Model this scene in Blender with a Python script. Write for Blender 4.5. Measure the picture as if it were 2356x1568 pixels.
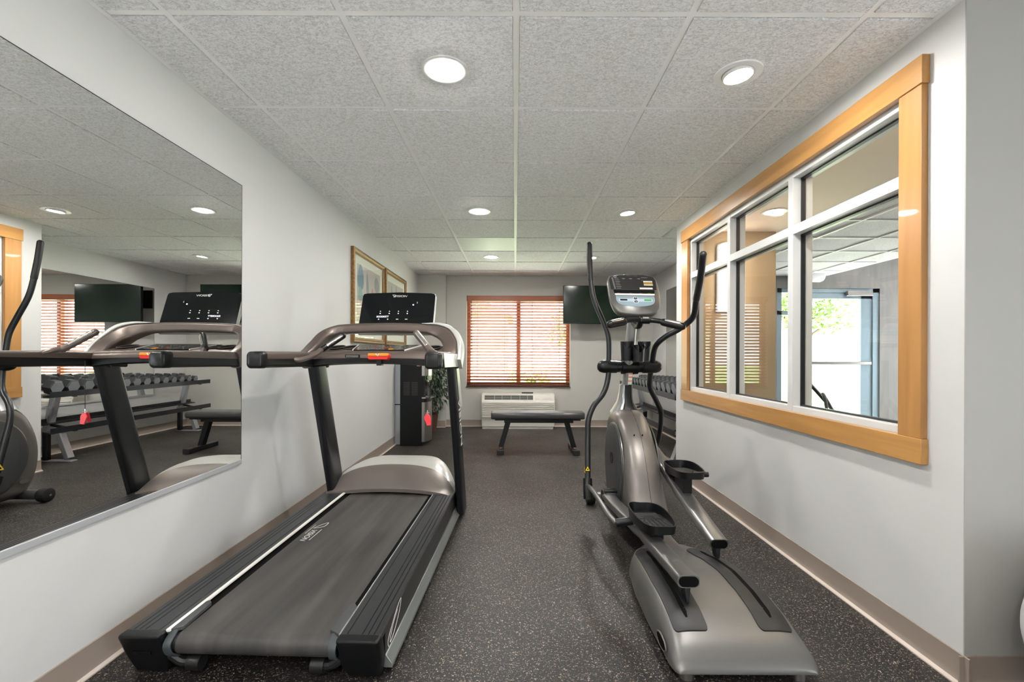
import bpy, bmesh, math, random
from mathutils import Vector, Matrix
R = math.radians
random.seed(7)
for o in list(bpy.data.objects): bpy.data.objects.remove(o)
SC = bpy.context.scene
COL = SC.collection

# ------------------------------------------------------------------ camera, world, exposure
cam_d = bpy.data.cameras.new('camera'); cam = bpy.data.objects.new('camera', cam_d); COL.objects.link(cam)
CAMZ = 1.09
cam_d.sensor_width = 36; cam_d.sensor_fit = 'HORIZONTAL'; cam_d.lens = 36*1057/2356
cam_d.shift_x = -7/2356; cam_d.shift_y = 30.5/2356
cam_d.clip_start = .05; cam_d.clip_end = 200
cam.matrix_world = Matrix.Translation((0, 0, CAMZ)) @ Matrix.Rotation(R(90), 4, 'X') @ Matrix.Rotation(R(.2), 4, 'Z')
SC.camera = cam
SC.view_settings.view_transform = 'Standard'; SC.view_settings.look = 'None'
SC.view_settings.gamma = 1; SC.view_settings.use_curve_mapping = False
SC.view_settings.exposure = 1.53
W = bpy.data.worlds.new('sky'); SC.world = W; W.use_nodes = True
nt = W.node_tree; nt.nodes.clear()
wo = nt.nodes.new('ShaderNodeOutputWorld'); wb = nt.nodes.new('ShaderNodeBackground')
wb.inputs[0].default_value = (.87, .94, 1, 1); wb.inputs[1].default_value = 4.2
nt.links.new(wb.outputs[0], wo.inputs[0])
LAMP = 150.0           # radiance of the downlight lenses
sun_d = bpy.data.lights.new('sun', 'SUN'); sun_d.energy = 21; sun_d.angle = R(1.5); sun_d.color = (1, .96, .88)
sun = bpy.data.objects.new('sun', sun_d); COL.objects.link(sun); sun.rotation_euler = Vector((-.75, -.18, .95)).to_track_quat('Z', 'Y').to_euler(); sun.location = (-20, 0, 30)

# ------------------------------------------------------------------ materials
def mat(name, col, rough=.5, metal=0, emit=None, es=0, coat=0, spec=None, bump=None, noise=None):
    m = bpy.data.materials.new(name); m.use_nodes = True
    b = m.node_tree.nodes['Principled BSDF']; n = m.node_tree.nodes; l = m.node_tree.links
    b.inputs['Base Color'].default_value = (*col, 1); b.inputs['Roughness'].default_value = rough
    b.inputs['Metallic'].default_value = metal; b.inputs['Coat Weight'].default_value = coat
    b.inputs['Coat Roughness'].default_value = .04
    if spec is not None: b.inputs['Specular IOR Level'].default_value = spec
    if emit: b.inputs['Emission Color'].default_value = (*emit, 1); b.inputs['Emission Strength'].default_value = es
    tc = n.new('ShaderNodeTexCoord')
    if noise:      # (scale, colour2, lo, hi, stretch)
        t = n.new('ShaderNodeTexNoise'); t.inputs['Scale'].default_value = noise[0]; t.inputs['Detail'].default_value = 3
        mp = n.new('ShaderNodeMapping'); mp.inputs['Scale'].default_value = noise[4] if len(noise) > 4 else (1, 1, 1)
        l.new(tc.outputs['Object'], mp.inputs[0]); l.new(mp.outputs[0], t.inputs['Vector'])
        r = n.new('ShaderNodeValToRGB'); e = r.color_ramp.elements
        e[0].position = noise[2]; e[1].position = noise[3]; e[0].color = (*col, 1); e[1].color = (*noise[1], 1)
        l.new(t.outputs[0], r.inputs[0]); l.new(r.outputs[0], b.inputs['Base Color'])
    if bump:       # (scale, strength, distance, detail)
        t = n.new('ShaderNodeTexNoise'); t.inputs['Scale'].default_value = bump[0]; t.inputs['Detail'].default_value = bump[3] if len(bump) > 3 else 2
        l.new(tc.outputs['Object'], t.inputs['Vector'])
        bp = n.new('ShaderNodeBump'); bp.inputs['Strength'].default_value = bump[1]; bp.inputs['Distance'].default_value = bump[2]
        l.new(t.outputs[0], bp.inputs['Height']); l.new(bp.outputs[0], b.inputs['Normal'])
    return m
def glass_mat(name, tint=(1, 1, 1), extra=0.0, rough=0.0):
    m = bpy.data.materials.new(name); m.use_nodes = True; n = m.node_tree.nodes; l = m.node_tree.links; n.clear()
    o = n.new('ShaderNodeOutputMaterial'); mx = n.new('ShaderNodeMixShader'); t = n.new('ShaderNodeBsdfTransparent'); g = n.new('ShaderNodeBsdfGlossy')
    t.inputs[0].default_value = (*tint, 1); g.inputs['Roughness'].default_value = rough
    f = n.new('ShaderNodeFresnel'); f.inputs[0].default_value = 1.5
    a = n.new('ShaderNodeMath'); a.operation = 'ADD'; a.inputs[1].default_value = extra; a.use_clamp = True
    ge = n.new('ShaderNodeNewGeometry'); iv = n.new('ShaderNodeMath'); iv.operation = 'SUBTRACT'; iv.inputs[0].default_value = 1
    ml = n.new('ShaderNodeMath'); ml.operation = 'MULTIPLY'; l.new(ge.outputs['Backfacing'], iv.inputs[1])
    l.new(f.outputs[0], a.inputs[0]); l.new(a.outputs[0], ml.inputs[0]); l.new(iv.outputs[0], ml.inputs[1]); l.new(ml.outputs[0], mx.inputs[0]); l.new(t.outputs[0], mx.inputs[1]); l.new(g.outputs[0], mx.inputs[2]); l.new(mx.outputs[0], o.inputs[0])
    return m
WALLC = (.57, .57, .56)
M = {}
M['wall'] = mat('wall_paint', WALLC, .55, bump=(260, .12, .001))
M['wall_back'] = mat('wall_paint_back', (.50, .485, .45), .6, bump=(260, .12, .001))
M['wall_corner'] = mat('wall_paint_back_shaded', (.36, .35, .325), .6, bump=(260, .12, .001))  # back-wall paint darkened, putting the corner's dimmer light into the colour
M['tan'] = mat('tan_paint', (.52, .40, .26), .6)
M['pool_grey'] = mat('pool_wall_grey', (.20, .19, .175), .6, noise=(3, (.15, .15, .145), .35, .7, (4, 4, .6)))
M['soffit'] = mat('soffit_paint', (.86, .70, .56), .6)
M['pool_floor'] = mat('pool_tile_floor', (.80, .78, .74), .4)
M['pool_ceil'] = mat('pool_ceiling_paint', (.88, .87, .93), .6)
M['cove'] = mat('vinyl_baseboard', (.27, .22, .185), .4)
M['cove_toe'] = mat('baseboard_toe', (.52, .44, .38), .4)
M['tbar'] = mat('white_ceiling_grid', (.88, .88, .87), .45)
M['mast_silver_boot'] = mat('mast_silver_boot', (.42, .43, .43), .3, metal=.7)
M['white'] = mat('white_enamel', (.78, .78, .76), .35)
M['whiteframe'] = mat('white_window_frame', (.60, .61, .61), .35)
M['gasket'] = mat('black_gasket', (.012, .014, .018), .4)
M['black'] = mat('black_plastic', (.0045, .005, .006), .34, spec=.36)
M['blackm'] = mat('black_powder_coat', (.006, .007, .009), .34)
M['softblack'] = mat('black_rubber', (.010, .0105, .011), .46)
M['gloss'] = mat('gloss_black_glass', (.004, .005, .006), .08, spec=.35)
M['tv'] = mat('tv_glass', (.004, .012, .007), .14, spec=.4)
M['bronze'] = mat('bronze_plastic', (.150, .118, .102), .33, metal=.45, bump=(900, .05, .0005))
M['hood'] = mat('silver_grey_plastic', (.60, .60, .57), .3, metal=.35)
M['silver'] = mat('silver_metal_paint', (.15, .147, .14), .38, metal=.55, bump=(1200, .04, .0004))
M['shroud'] = mat('bronze_grey_shroud', (.185, .168, .155), .36, metal=.5)
M['dsilver'] = mat('dark_silver', (.13, .13, .13), .32, metal=.6)
M['tube'] = mat('gunmetal_tube', (.20, .20, .195), .3, metal=.75)
M['chrome'] = mat('brushed_steel', (.62, .60, .57), .22, metal=1)
M['steel'] = mat('stainless_steel', (.50, .47, .44), .3, metal=1, noise=(6, (.42, .40, .38), .3, .7, (1, 1, .1)))
M['alu'] = mat('aluminium_trim', (.62, .64, .66), .38, metal=.55)
M['mirror'] = mat('mirror_silver', (.90, .91, .90), .0, metal=1)
M['red'] = mat('red_plastic', (.75, .02, .015), .3)
M['redclip'] = mat('red_clip_plastic', (.80, .04, .06), .35)
M['yellow'] = mat('yellow_sticker', (.80, .55, .02), .4)
M['orange'] = mat('orange_plastic', (.85, .30, .02), .35)
M['mark'] = mat('white_marking', (.78, .76, .72), .5)
M['ledw'] = mat('white_led', (.9, .88, 1), .4, emit=(.88, .84, 1), es=.5)
M['icon'] = mat('dim_icon_led', (.7, .68, .62), .4, emit=(1, .95, .85), es=.12)
M['blue'] = mat('blue_grey_panel', (.27, .36, .42), .4)
M['lblue'] = mat('pale_blue_panel', (.50, .58, .66), .4)
M['green'] = mat('green_button', (.05, .42, .08), .4)
M['ptac'] = mat('cream_plastic', (.66, .63, .57), .4)
M['dark'] = mat('dark_void', (.003, .003, .003), .8, spec=.1)
M['grey'] = mat('grey_plastic', (.22, .22, .22), .4)
M['vinyl'] = mat('black_bench_vinyl', (.045, .045, .045), .28, bump=(80, .1, .002))
M['blind'] = mat('red_brown_blind', (.34, .105, .05), .38)
_b = M['blind'].node_tree; _p = _b.nodes['Principled BSDF']; _t = _b.nodes.new('ShaderNodeBsdfTranslucent'); _m = _b.nodes.new('ShaderNodeMixShader'); _t.inputs[0].default_value = (.85, .36, .20, 1); _m.inputs[0].default_value = .12
_b.links.new(_p.outputs[0], _m.inputs[1]); _b.links.new(_t.outputs[0], _m.inputs[2]); _b.links.new(_m.outputs[0], _b.nodes['Material Output'].inputs[0])
M['wframe'] = mat('brown_window_frame', (.42, .15, .07), .5)
M['leaf'] = mat('ficus_leaf', (.018, .042, .022), .42, noise=(9, (.05, .085, .05), .35, .7))
M['stem'] = mat('brown_stem', (.12, .07, .04), .7)
M['wicker'] = mat('wicker', (.09, .04, .022), .6, bump=(90, .8, .006))
M['soil'] = mat('dark_moss', (.05, .045, .03), .9)
M['rackwhite'] = mat('silver_rack_leg', (.42, .43, .46), .32, metal=.5)
M['hexd'] = mat('black_dumbbell_rubber', (.028, .030, .033), .36)
M['hexend'] = mat('grey_dumbbell_end', (.20, .21, .225), .38)
M['gold'] = mat('antique_gold_frame', (.28, .16, .06), .38, metal=.55, noise=(60, (.18, .10, .045), .4, .65, (1, 1, 1)), bump=(150, .4, .003))
M['mat'] = mat('picture_mat', (.80, .79, .70), .6)
M['print'] = mat('picture_print', (.62, .55, .53), .5, coat=.9)
M['a1'] = mat('print_blue', (.16, .30, .40), .5, coat=.9); M['a2'] = mat('print_teal', (.25, .44, .42), .5, coat=.9)
M['a3'] = mat('print_pink', (.62, .24, .21), .5, coat=.9); M['a4'] = mat('print_grey', (.33, .35, .36), .5, coat=.9)
M['ball'] = mat('grey_exercise_ball', (.62, .62, .64), .4)
M['lens'] = mat('lamp_lens', (1, 1, 1), .5, emit=(1, .97, .93), es=LAMP)
M['arch_panel'] = mat('glowing_arch_panel', (1, .98, .94), .4, emit=(1, .9, .78), es=2.2)
M['lawn'] = mat('lawn', (.22, .34, .10), .9, noise=(1.2, (.34, .42, .20), .35, .7))
M['patio'] = mat('concrete', (.62, .60, .55), .9)
M['bark'] = mat('bark', (.16, .12, .09), .9)
M['crown'] = mat('tree_leaves', (.17, .28, .08), .8, noise=(5, (.30, .38, .14), .35, .7))
M['siding'] = mat('pale_siding', (.72, .62, .58), .8)
M['glass'] = glass_mat('window_glass', (.93, .96, .95), .015)
M['iglass'] = glass_mat('interior_window_glass', (.97, .965, .955), .0)
M['doorblue'] = mat('blue_grey_door_metal', (.20, .27, .31), .4, metal=.2)
M['sticker'] = mat('orange_sticker', (.85, .22, .05), .5)

# maple trim with grain
def wood(name, c1, c2, axis):
    m = mat(name, c1, .32, coat=.15); n = m.node_tree.nodes; l = m.node_tree.links; b = n['Principled BSDF']
    tc = n.new('ShaderNodeTexCoord'); mp = n.new('ShaderNodeMapping'); s = [22, 22, 22]; s[axis] = 1.6
    mp.inputs['Scale'].default_value = s; t = n.new('ShaderNodeTexNoise'); t.inputs['Scale'].default_value = 1; t.inputs['Detail'].default_value = 5; t.inputs['Distortion'].default_value = .6
    l.new(tc.outputs['Object'], mp.inputs[0]); l.new(mp.outputs[0], t.inputs['Vector'])
    r = n.new('ShaderNodeValToRGB'); e = r.color_ramp.elements; e[0].position = .3; e[1].position = .75; e[0].color = (*c1, 1); e[1].color = (*c2, 1)
    l.new(t.outputs[0], r.inputs[0]); l.new(r.outputs[0], b.inputs['Base Color']); return m
M['maple_h'] = wood('maple_horizontal', (.50, .26, .08), (.38, .185, .055), 1)
M['maple_v'] = wood('maple_vertical', (.47, .235, .075), (.36, .17, .052), 2)

# rubber floor: black crumb with beige flecks
def floor_mat():
    m = mat('rubber_floor', (.03, .028, .027), .46, spec=.35); n = m.node_tree.nodes; l = m.node_tree.links; b = n['Principled BSDF']
    tc = n.new('ShaderNodeTexCoord'); t = n.new('ShaderNodeTexNoise'); t.inputs['Scale'].default_value = 150; t.inputs['Detail'].default_value = 2; t.inputs['Roughness'].default_value = .6; t.inputs['Distortion'].default_value = 1.2
    l.new(tc.outputs['Object'], t.inputs['Vector'])
    r = n.new('ShaderNodeValToRGB'); e = r.color_ramp.elements; e[0].position = .60; e[1].position = .65; e[0].color = (.0065, .006, .0058, 1); e[1].color = (.38, .31, .245, 1)
    l.new(t.outputs[0], r.inputs[0])
    t2 = n.new('ShaderNodeTexNoise'); t2.inputs['Scale'].default_value = 60; t2.inputs['Detail'].default_value = 4; l.new(tc.outputs['Object'], t2.inputs['Vector'])
    mx = n.new('ShaderNodeMix'); mx.data_type = 'RGBA'; mx.blend_type = 'ADD'; mx.inputs[0].default_value = .010
    l.new(r.outputs[0], mx.inputs[6]); l.new(t2.outputs[0], mx.inputs[7]); l.new(mx.outputs[2], b.inputs['Base Color'])
    t3 = n.new('ShaderNodeTexNoise'); t3.inputs['Scale'].default_value = 1.3; t3.inputs['Detail'].default_value = 4; l.new(tc.outputs['Object'], t3.inputs['Vector'])
    mr = n.new('ShaderNodeMapRange'); mr.inputs[1].default_value = .3; mr.inputs[2].default_value = .7; mr.inputs[3].default_value = .38; mr.inputs[4].default_value = .52
    l.new(t3.outputs[0], mr.inputs[0]); l.new(mr.outputs[0], b.inputs['Roughness'])
    bp = n.new('ShaderNodeBump'); bp.inputs['Strength'].default_value = .35; bp.inputs['Distance'].default_value = .002; l.new(t.outputs[0], bp.inputs['Height']); l.new(bp.outputs[0], b.inputs['Normal'])
    return m
M['floor'] = floor_mat()
# fissured acoustic tile
def tile_mat():
    m = mat('acoustic_tile', (.70, .70, .68), .85); n = m.node_tree.nodes; l = m.node_tree.links; b = n['Principled BSDF']
    tc = n.new('ShaderNodeTexCoord'); mp = n.new('ShaderNodeMapping'); mp.inputs['Scale'].default_value = (75, 110, 80)
    t = n.new('ShaderNodeTexNoise'); t.inputs['Scale'].default_value = 1; t.inputs['Detail'].default_value = 4; t.inputs['Roughness'].default_value = .62; t.inputs['Distortion'].default_value = 1.0
    l.new(tc.outputs['Object'], mp.inputs[0]); l.new(mp.outputs[0], t.inputs['Vector'])
    r = n.new('ShaderNodeValToRGB'); e = r.color_ramp.elements; e[0].position = .36; e[1].position = .56; e[0].color = (.69, .69, .69, 1); e[1].color = (.94, .94, .945, 1)
    l.new(t.outputs[0], r.inputs[0]); l.new(r.outputs[0], b.inputs['Base Color'])
    bp = n.new('ShaderNodeBump'); bp.inputs['Strength'].default_value = 1; bp.inputs['Distance'].default_value = .010; l.new(t.outputs[0], bp.inputs['Height']); l.new(bp.outputs[0], b.inputs['Normal'])
    return m
M['tile'] = tile_mat()
# running belt: woven black, scuffed paler in the middle of its near half
def belt_mat():
    m = mat('running_belt', (.06, .057, .053), .5); n = m.node_tree.nodes; l = m.node_tree.links; b = n['Principled BSDF']
    tc = n.new('ShaderNodeTexCoord'); mp = n.new('ShaderNodeMapping'); mp.inputs['Scale'].default_value = (14, .9, 1)
    t = n.new('ShaderNodeTexNoise'); t.inputs['Scale'].default_value = 1; t.inputs['Detail'].default_value = 4
    l.new(tc.outputs['Object'], mp.inputs[0]); l.new(mp.outputs[0], t.inputs['Vector'])
    r = n.new('ShaderNodeValToRGB'); e = r.color_ramp.elements; e[0].position = .35; e[1].position = .72; e[0].color = (.029, .0275, .026, 1); e[1].color = (.075, .069, .065, 1)
    l.new(t.outputs[0], r.inputs[0]); l.new(r.outputs[0], b.inputs['Base Color'])
    k = n.new('ShaderNodeTexChecker'); k.inputs['Scale'].default_value = 420; l.new(tc.outputs['Object'], k.inputs['Vector'])
    bp = n.new('ShaderNodeBump'); bp.inputs['Strength'].default_value = .5; bp.inputs['Distance'].default_value = .0008; l.new(k.outputs[1], bp.inputs['Height']); l.new(bp.outputs[0], b.inputs['Normal'])
    return m
M['belt'] = belt_mat()

# ------------------------------------------------------------------ mesh helpers
INV = {}
def thing(name, label, cat, loc=(0, 0, 0), rz=0, group=None):
    o = bpy.data.objects.new(name, None); COL.objects.link(o); o.location = loc; o.rotation_euler = (0, 0, rz)
    o.empty_display_size = .1; o['label'] = label; o['category'] = cat
    if group: o['group'] = group
    INV[o.name] = (Matrix.Translation(loc) @ Matrix.Rotation(rz, 4, 'Z')).inverted()
    return o
def obj(name, bm, m, parent=None, local=False, bevel=0, seg=2, smooth=True, ang=35, label=None):
    bmesh.ops.remove_doubles(bm, verts=bm.verts, dist=1e-6)
    bmesh.ops.recalc_face_normals(bm, faces=bm.faces)
    me = bpy.data.meshes.new(name); bm.to_mesh(me); bm.free()
    return link(name, me, m, parent, local, bevel, seg, smooth, ang, label)
def link(name, me, m, parent=None, local=False, bevel=0, seg=2, smooth=True, ang=35, label=None):
    inv = INV.get(parent.name) if parent else None
    if inv is not None and not local: me.transform(inv)
    me.materials.append(M[m] if isinstance(m, str) else m)
    if smooth:
        for p in me.polygons: p.use_smooth = True
        me.set_sharp_from_angle(angle=R(ang))
    o = bpy.data.objects.new(name, me); COL.objects.link(o)
    if parent: o.parent = parent; INV[o.name] = inv if inv is not None else Matrix()
    if bevel:
        b = o.modifiers.new('bevel', 'BEVEL'); b.width = bevel; b.segments = seg; b.limit_method = 'ANGLE'; b.angle_limit = R(40)
    if label: o['label'] = label
    return o
def tag(o, label, cat, group=None):
    o['label'] = label; o['category'] = cat
    if group: o['group'] = group
    return o
def struct(name, bm, m, parent=None, **k):
    o = obj(name, bm, m, parent, **k)
    if not parent: o['kind'] = 'structure'
    return o
def nb(): return bmesh.new()
def box(bm, x0, x1, y0, y1, z0, z1, Mx=None):
    v = [bm.verts.new((x, y, z)) for x in (x0, x1) for y in (y0, y1) for z in (z0, z1)]
    for f in ((0, 1, 3, 2), (4, 6, 7, 5), (0, 4, 5, 1), (2, 3, 7, 6), (0, 2, 6, 4), (1, 5, 7, 3)): bm.faces.new([v[i] for i in f])
    if Mx: bmesh.ops.transform(bm, matrix=Mx, verts=v)
    return bm
def bx(*a): return box(nb(), *a)
def prism(bm, pts, vec, Mx=None):
    n = len(pts); vec = Vector(vec); a = [bm.verts.new(p) for p in pts]; b = [bm.verts.new(Vector(p)+vec) for p in pts]
    bm.faces.new(a[::-1]); bm.faces.new(b)
    for i in range(n): bm.faces.new((a[i], a[(i+1) % n], b[(i+1) % n], b[i]))
    if Mx: bmesh.ops.transform(bm, matrix=Mx, verts=a+b)
    return bm
def loft(bm, rings, closed=True, caps=True):
    V = [[bm.verts.new(p) for p in r] for r in rings]; n = len(V[0])
    for i in range(len(V)-1):
        for j in range(n if closed else n-1):
            bm.faces.new((V[i][j], V[i][(j+1) % n], V[i+1][(j+1) % n], V[i+1][j]))
    if caps and closed: bm.faces.new(V[0][::-1]); bm.faces.new(V[-1])
    return bm
def spline(pts, sub=6):
    P = [Vector(p) for p in pts]
    if len(P) < 3 or sub < 2: return P
    P = [2*P[0]-P[1]]+P+[2*P[-1]-P[-2]]; out = []
    for i in range(1, len(P)-2):
        for k in range(sub):
            t = k/sub; a, b, c, d = P[i-1:i+3]
            out.append(.5*((2*b)+(c-a)*t+(2*a-5*b+4*c-d)*t*t+(3*b-a-3*c+d)*t**3))
    out.append(P[-2]); return out
def tube(bm, pts, r, seg=14, sub=6, ry=None, up=None, power=2, dome=False, caps=True):
    """swept tube; r half-width, ry half-height along up, power>2 squares it off"""
    P = spline(pts, sub); n = len(P); rings = []; ry = ry or r
    T = [(P[min(i+1, n-1)]-P[max(i-1, 0)]).normalized() for i in range(n)]
    a = Vector(up) if up else (Vector((0, 0, 1)) if abs(T[0].z) < .9 else Vector((0, 1, 0)))
    for i in range(n):
        a = (Vector(up) if up else a); a = (a-T[i]*a.dot(T[i])).normalized(); b = T[i].cross(a); rg = []
        rr = r(i/(n-1)) if callable(r) else r; r2 = ry(i/(n-1)) if callable(ry) else ry
        for k in range(seg):
            t = 2*math.pi*(k+.5)/seg; c, s = math.cos(t), math.sin(t)
            c = math.copysign(abs(c)**(2/power), c); s = math.copysign(abs(s)**(2/power), s)
            rg.append(P[i]+b*c*rr+a*s*r2)
        rings.append(rg)
    if dome:
        def cap(ring, d, q):
            c = sum(ring, Vector())/len(ring); rad = (ring[0]-c).length; o = []
            for f, h in ((.92, .38), (.7, .71), (.38, .92)): o.append([c+(p-c)*f+d*rad*h for p in ring])
            return o
        rings = cap(rings[0], -T[0], 0)[::-1]+rings+cap(rings[-1], T[-1], 0)
    return loft(bm, rings, True, caps)
def cyl(bm, c0, c1, r, seg=24, r2=None):
    c0, c1 = Vector(c0), Vector(c1); d = (c1-c0).normalized(); a = Vector((0, 0, 1)) if abs(d.z) < .9 else Vector((1, 0, 0)); a = (a-d*a.dot(d)).normalized(); b = d.cross(a)
    r2 = r if r2 is None else r2
    return loft(bm, [[c+(a*math.cos(t)+b*math.sin(t))*q for t in [2*math.pi*k/seg for k in range(seg)]] for c, q in ((c0, r), (c1, r2))])
def lathe(bm, prof, c, axis='Z', seg=32, close=False):
    """prof: (radius, height) list"""
    c = Vector(c); rings = []
    for r, h in prof:
        rg = []
        for k in range(seg):
            t = 2*math.pi*k/seg; u, v = r*math.cos(t), r*math.sin(t)
            rg.append(c+Vector({'Z': (u, v, h), 'X': (h, u, v), 'Y': (v, h, u)}[axis]))
        rings.append(rg)
    V = [[bm.verts.new(p) for p in r] for r in rings]
    for i in range(len(V)-1):
        for j in range(seg): bm.faces.new((V[i][j], V[i][(j+1) % seg], V[i+1][(j+1) % seg], V[i+1][j]))
    if close: bm.faces.new(V[0][::-1]); bm.faces.new(V[-1])
    return bm
def rpoly(w, h, r, n=5):
    o = []
    for cx, cy, a0 in ((w/2-r, h/2-r, 0), (-w/2+r, h/2-r, 90), (-w/2+r, -h/2+r, 180), (w/2-r, -h/2+r, 270)):
        for k in range(n+1):
            t = R(a0+90*k/n); o.append((cx+r*math.cos(t), cy+r*math.sin(t)))
    return o
def frame_m(o, ex, ey):
    ex = Vector(ex).normalized(); ey = Vector(ey); ey = (ey-ex*ey.dot(ex)).normalized(); ez = ex.cross(ey)
    return Matrix((( ex.x, ey.x, ez.x, o[0]), (ex.y, ey.y, ez.y, o[1]), (ex.z, ey.z, ez.z, o[2]), (0, 0, 0, 1)))
def text(name, s, size, Mx, m, parent, local=False, ext=.0004, align='CENTER', shear=0, space=1, label=None, sx=1):
    cu = bpy.data.curves.new(name, 'FONT'); cu.body = s; cu.size = size; cu.extrude = ext; cu.align_x = align; cu.align_y = 'CENTER'; cu.shear = shear; cu.space_character = space
    t = bpy.data.objects.new(name, cu); COL.objects.link(t); bpy.context.view_layer.update()
    me = bpy.data.meshes.new_from_object(t.evaluated_get(bpy.context.evaluated_depsgraph_get())); bpy.data.objects.remove(t); bpy.data.curves.remove(cu)
    me.name = name; me.materials.clear(); me.transform(Mx @ Matrix.Diagonal((sx, 1, 1, 1))); return link(name, me, m, parent, local, smooth=False, label=label)
def wallbox_x(bm, x0, x1, y0, y1, z0, z1, holes):
    """wall normal to X with rectangular holes (ya,yb,za,zb)"""
    for ya, yb, za, zb in sorted(holes):
        box(bm, x0, x1, y0, ya, z0, z1); box(bm, x0, x1, ya, yb, z0, za); box(bm, x0, x1, ya, yb, zb, z1); y0 = yb
    return box(bm, x0, x1, y0, y1, z0, z1)
def wallbox_y(bm, y0, y1, x0, x1, z0, z1, holes):
    for xa, xb, za, zb in sorted(holes):
        box(bm, x0, xa, y0, y1, z0, z1)
        if za > z0: box(bm, xa, xb, y0, y1, z0, za)
        box(bm, xa, xb, y0, y1, zb, z1); x0 = xb
    return box(bm, x0, x1, y0, y1, z0, z1)

# ------------------------------------------------------------------ the room
H = 2.273; XL = -1.445; XR = 1.485; YB = 6.93; YC = 1.515; XR2 = 2.08; YN = -3.0; XF = 4.6
struct('floor', bx(XL-.12, XF, .95, YB+.1, -.06, 0), 'floor')
struct('floor_bounce', bx(XL-.12, XF, YN-.1, .95, -.06, 0), mat('pale_bounce_floor', (.74, .73, .70), .35))  # unseen pale floor added to bounce lamp light up to the ceiling
struct('wall_left', bx(XL-.12, XL, YN-.1, YB+.15, 0, H+.1), 'wall')
WB = (-.734, .833, .60, 1.972)
g = wallbox_y(nb(), YB, YB+.17, XL, XR2+.02, 0, H+.1, [WB]); struct('wall_back', g, 'wall_back')
struct('wall_pilaster', bx(XL, -1.034, 6.83, YB, 0, H+.02), 'wall_back')
WR = (1.70, 3.96, .74, 2.12)
g = wallbox_x(nb(), XR, 1.62, YC+.004, 4.13, 0, H+.1, [WR]); box(g, XR, 2.32, 4.13, 4.23, 0, H+.1); struct('wall_right', g, 'wall')
struct('wall_recess', bx(XR2, 2.32, 4.23, YB+.17, 0, H+.4), 'wall')
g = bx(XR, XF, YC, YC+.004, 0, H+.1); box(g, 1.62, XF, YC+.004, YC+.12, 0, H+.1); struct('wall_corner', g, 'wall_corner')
struct('wall_far', wallbox_x(nb(), XF, XF+.12, YN, YC+.12, 0, H+.1, [(-2.85, -1.35, .1, 2.2)]), 'wall')  # unseen opening added to bring daylight onto the ceiling and left wall
struct('wall_near', bx(XL, XF+.1, YN-.12, YN, 0, H+.1), 'wall')

# ceiling: tile field, one smooth blank panel, the T-bar grid and the edge angle
GY = 1.597; GP = .6096
g = nb(); hw = .0125
xs = [i*GP for i in range(-2, 8)]; ys = [GY+GP*j for j in range(-8, 9)]
for x in xs: box(g, x-hw, x+hw, YN, YB, H, H+.014)
for y in ys: box(g, XL, XF, y-hw, y+hw, H+.0006, H+.014)
gr = struct('trim_1', g, 'tbar'); 
g = nb(); e = .022
box(g, XL, XL+e, YN, YB, H-.001, H+.013); box(g, XR-e, XR, YC-e, 4.25, H-.001, H+.013); box(g, XR, XF, YC-e, YC, H-.001, H+.013)
box(g, XR2-e, XR2, 4.23, YB, H-.001, H+.013); box(g, XL, XR2, YB-e, YB, H-.001, H+.013); box(g, XL, -1.012, 6.808, 6.83, H-.0012, H+.013); box(g, XR, XR2, 4.23, 4.23+e, H-.001, H+.013)
struct('trim_2', g, 'tbar')
HT = H-.005
g = bx(XL-.1, XF+.1, YN-.1, YB+.1, H+.014, H+.06)
xe = [XL+e]+[x for x in xs if XL < x < XF]+[XF-.002]; ye = [YN+.002]+[y for y in ys if YN < y < YB-e]+[YB-e]
for i in range(len(xe)-1):
    for j in range(len(ye)-1):
        a, b, c, d = xe[i]+(hw+.0012 if i else .003), xe[i+1]-hw-.0012, ye[j]+(hw+.0045 if j else .003), ye[j+1]-(hw+.0045 if j < len(ye)-2 else .003)
        if (i, j) == (xe.index(-GP), min(range(len(ye)), key=lambda q: abs(ye[q]-(GY+5*GP)))): continue
        lim = XF if c < YC else (XR2 if c > 4.1 else XR)
        if a > lim-.05: continue
        if c < 4.23 < d and b > XR:
            box(g, a, min(b, XR-e-.003), c, d, HT, H+.03) if a < XR-.06 else None
            box(g, max(a, XR), min(b, XR2-e-.003), 4.255, d, HT, H+.03); continue
        if c < YC < d and b > XR:
            box(g, a, min(b, XR-e-.003), c, d, HT, H+.03) if a < XR-.06 else None
            box(g, max(a, XR-e-.003), b, c, YC-e-.003, HT, H+.03); continue
        box(g, a, min(b, lim-e-.003), c, d, HT, H+.03)
ce = struct('ceiling', g, 'tile', smooth=False)
g = bx(-GP+hw+.001, -hw-.001, GY+5*GP+hw+.001, GY+6*GP-hw-.001, H-.004, H+.012)
blank = tag(obj('blank_ceiling_panel', g, mat('smooth_panel', (.62, .63, .62), .5)), 'plain smooth grey-white panel set in the ceiling grid among fissured tiles', 'ceiling panel')

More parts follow.
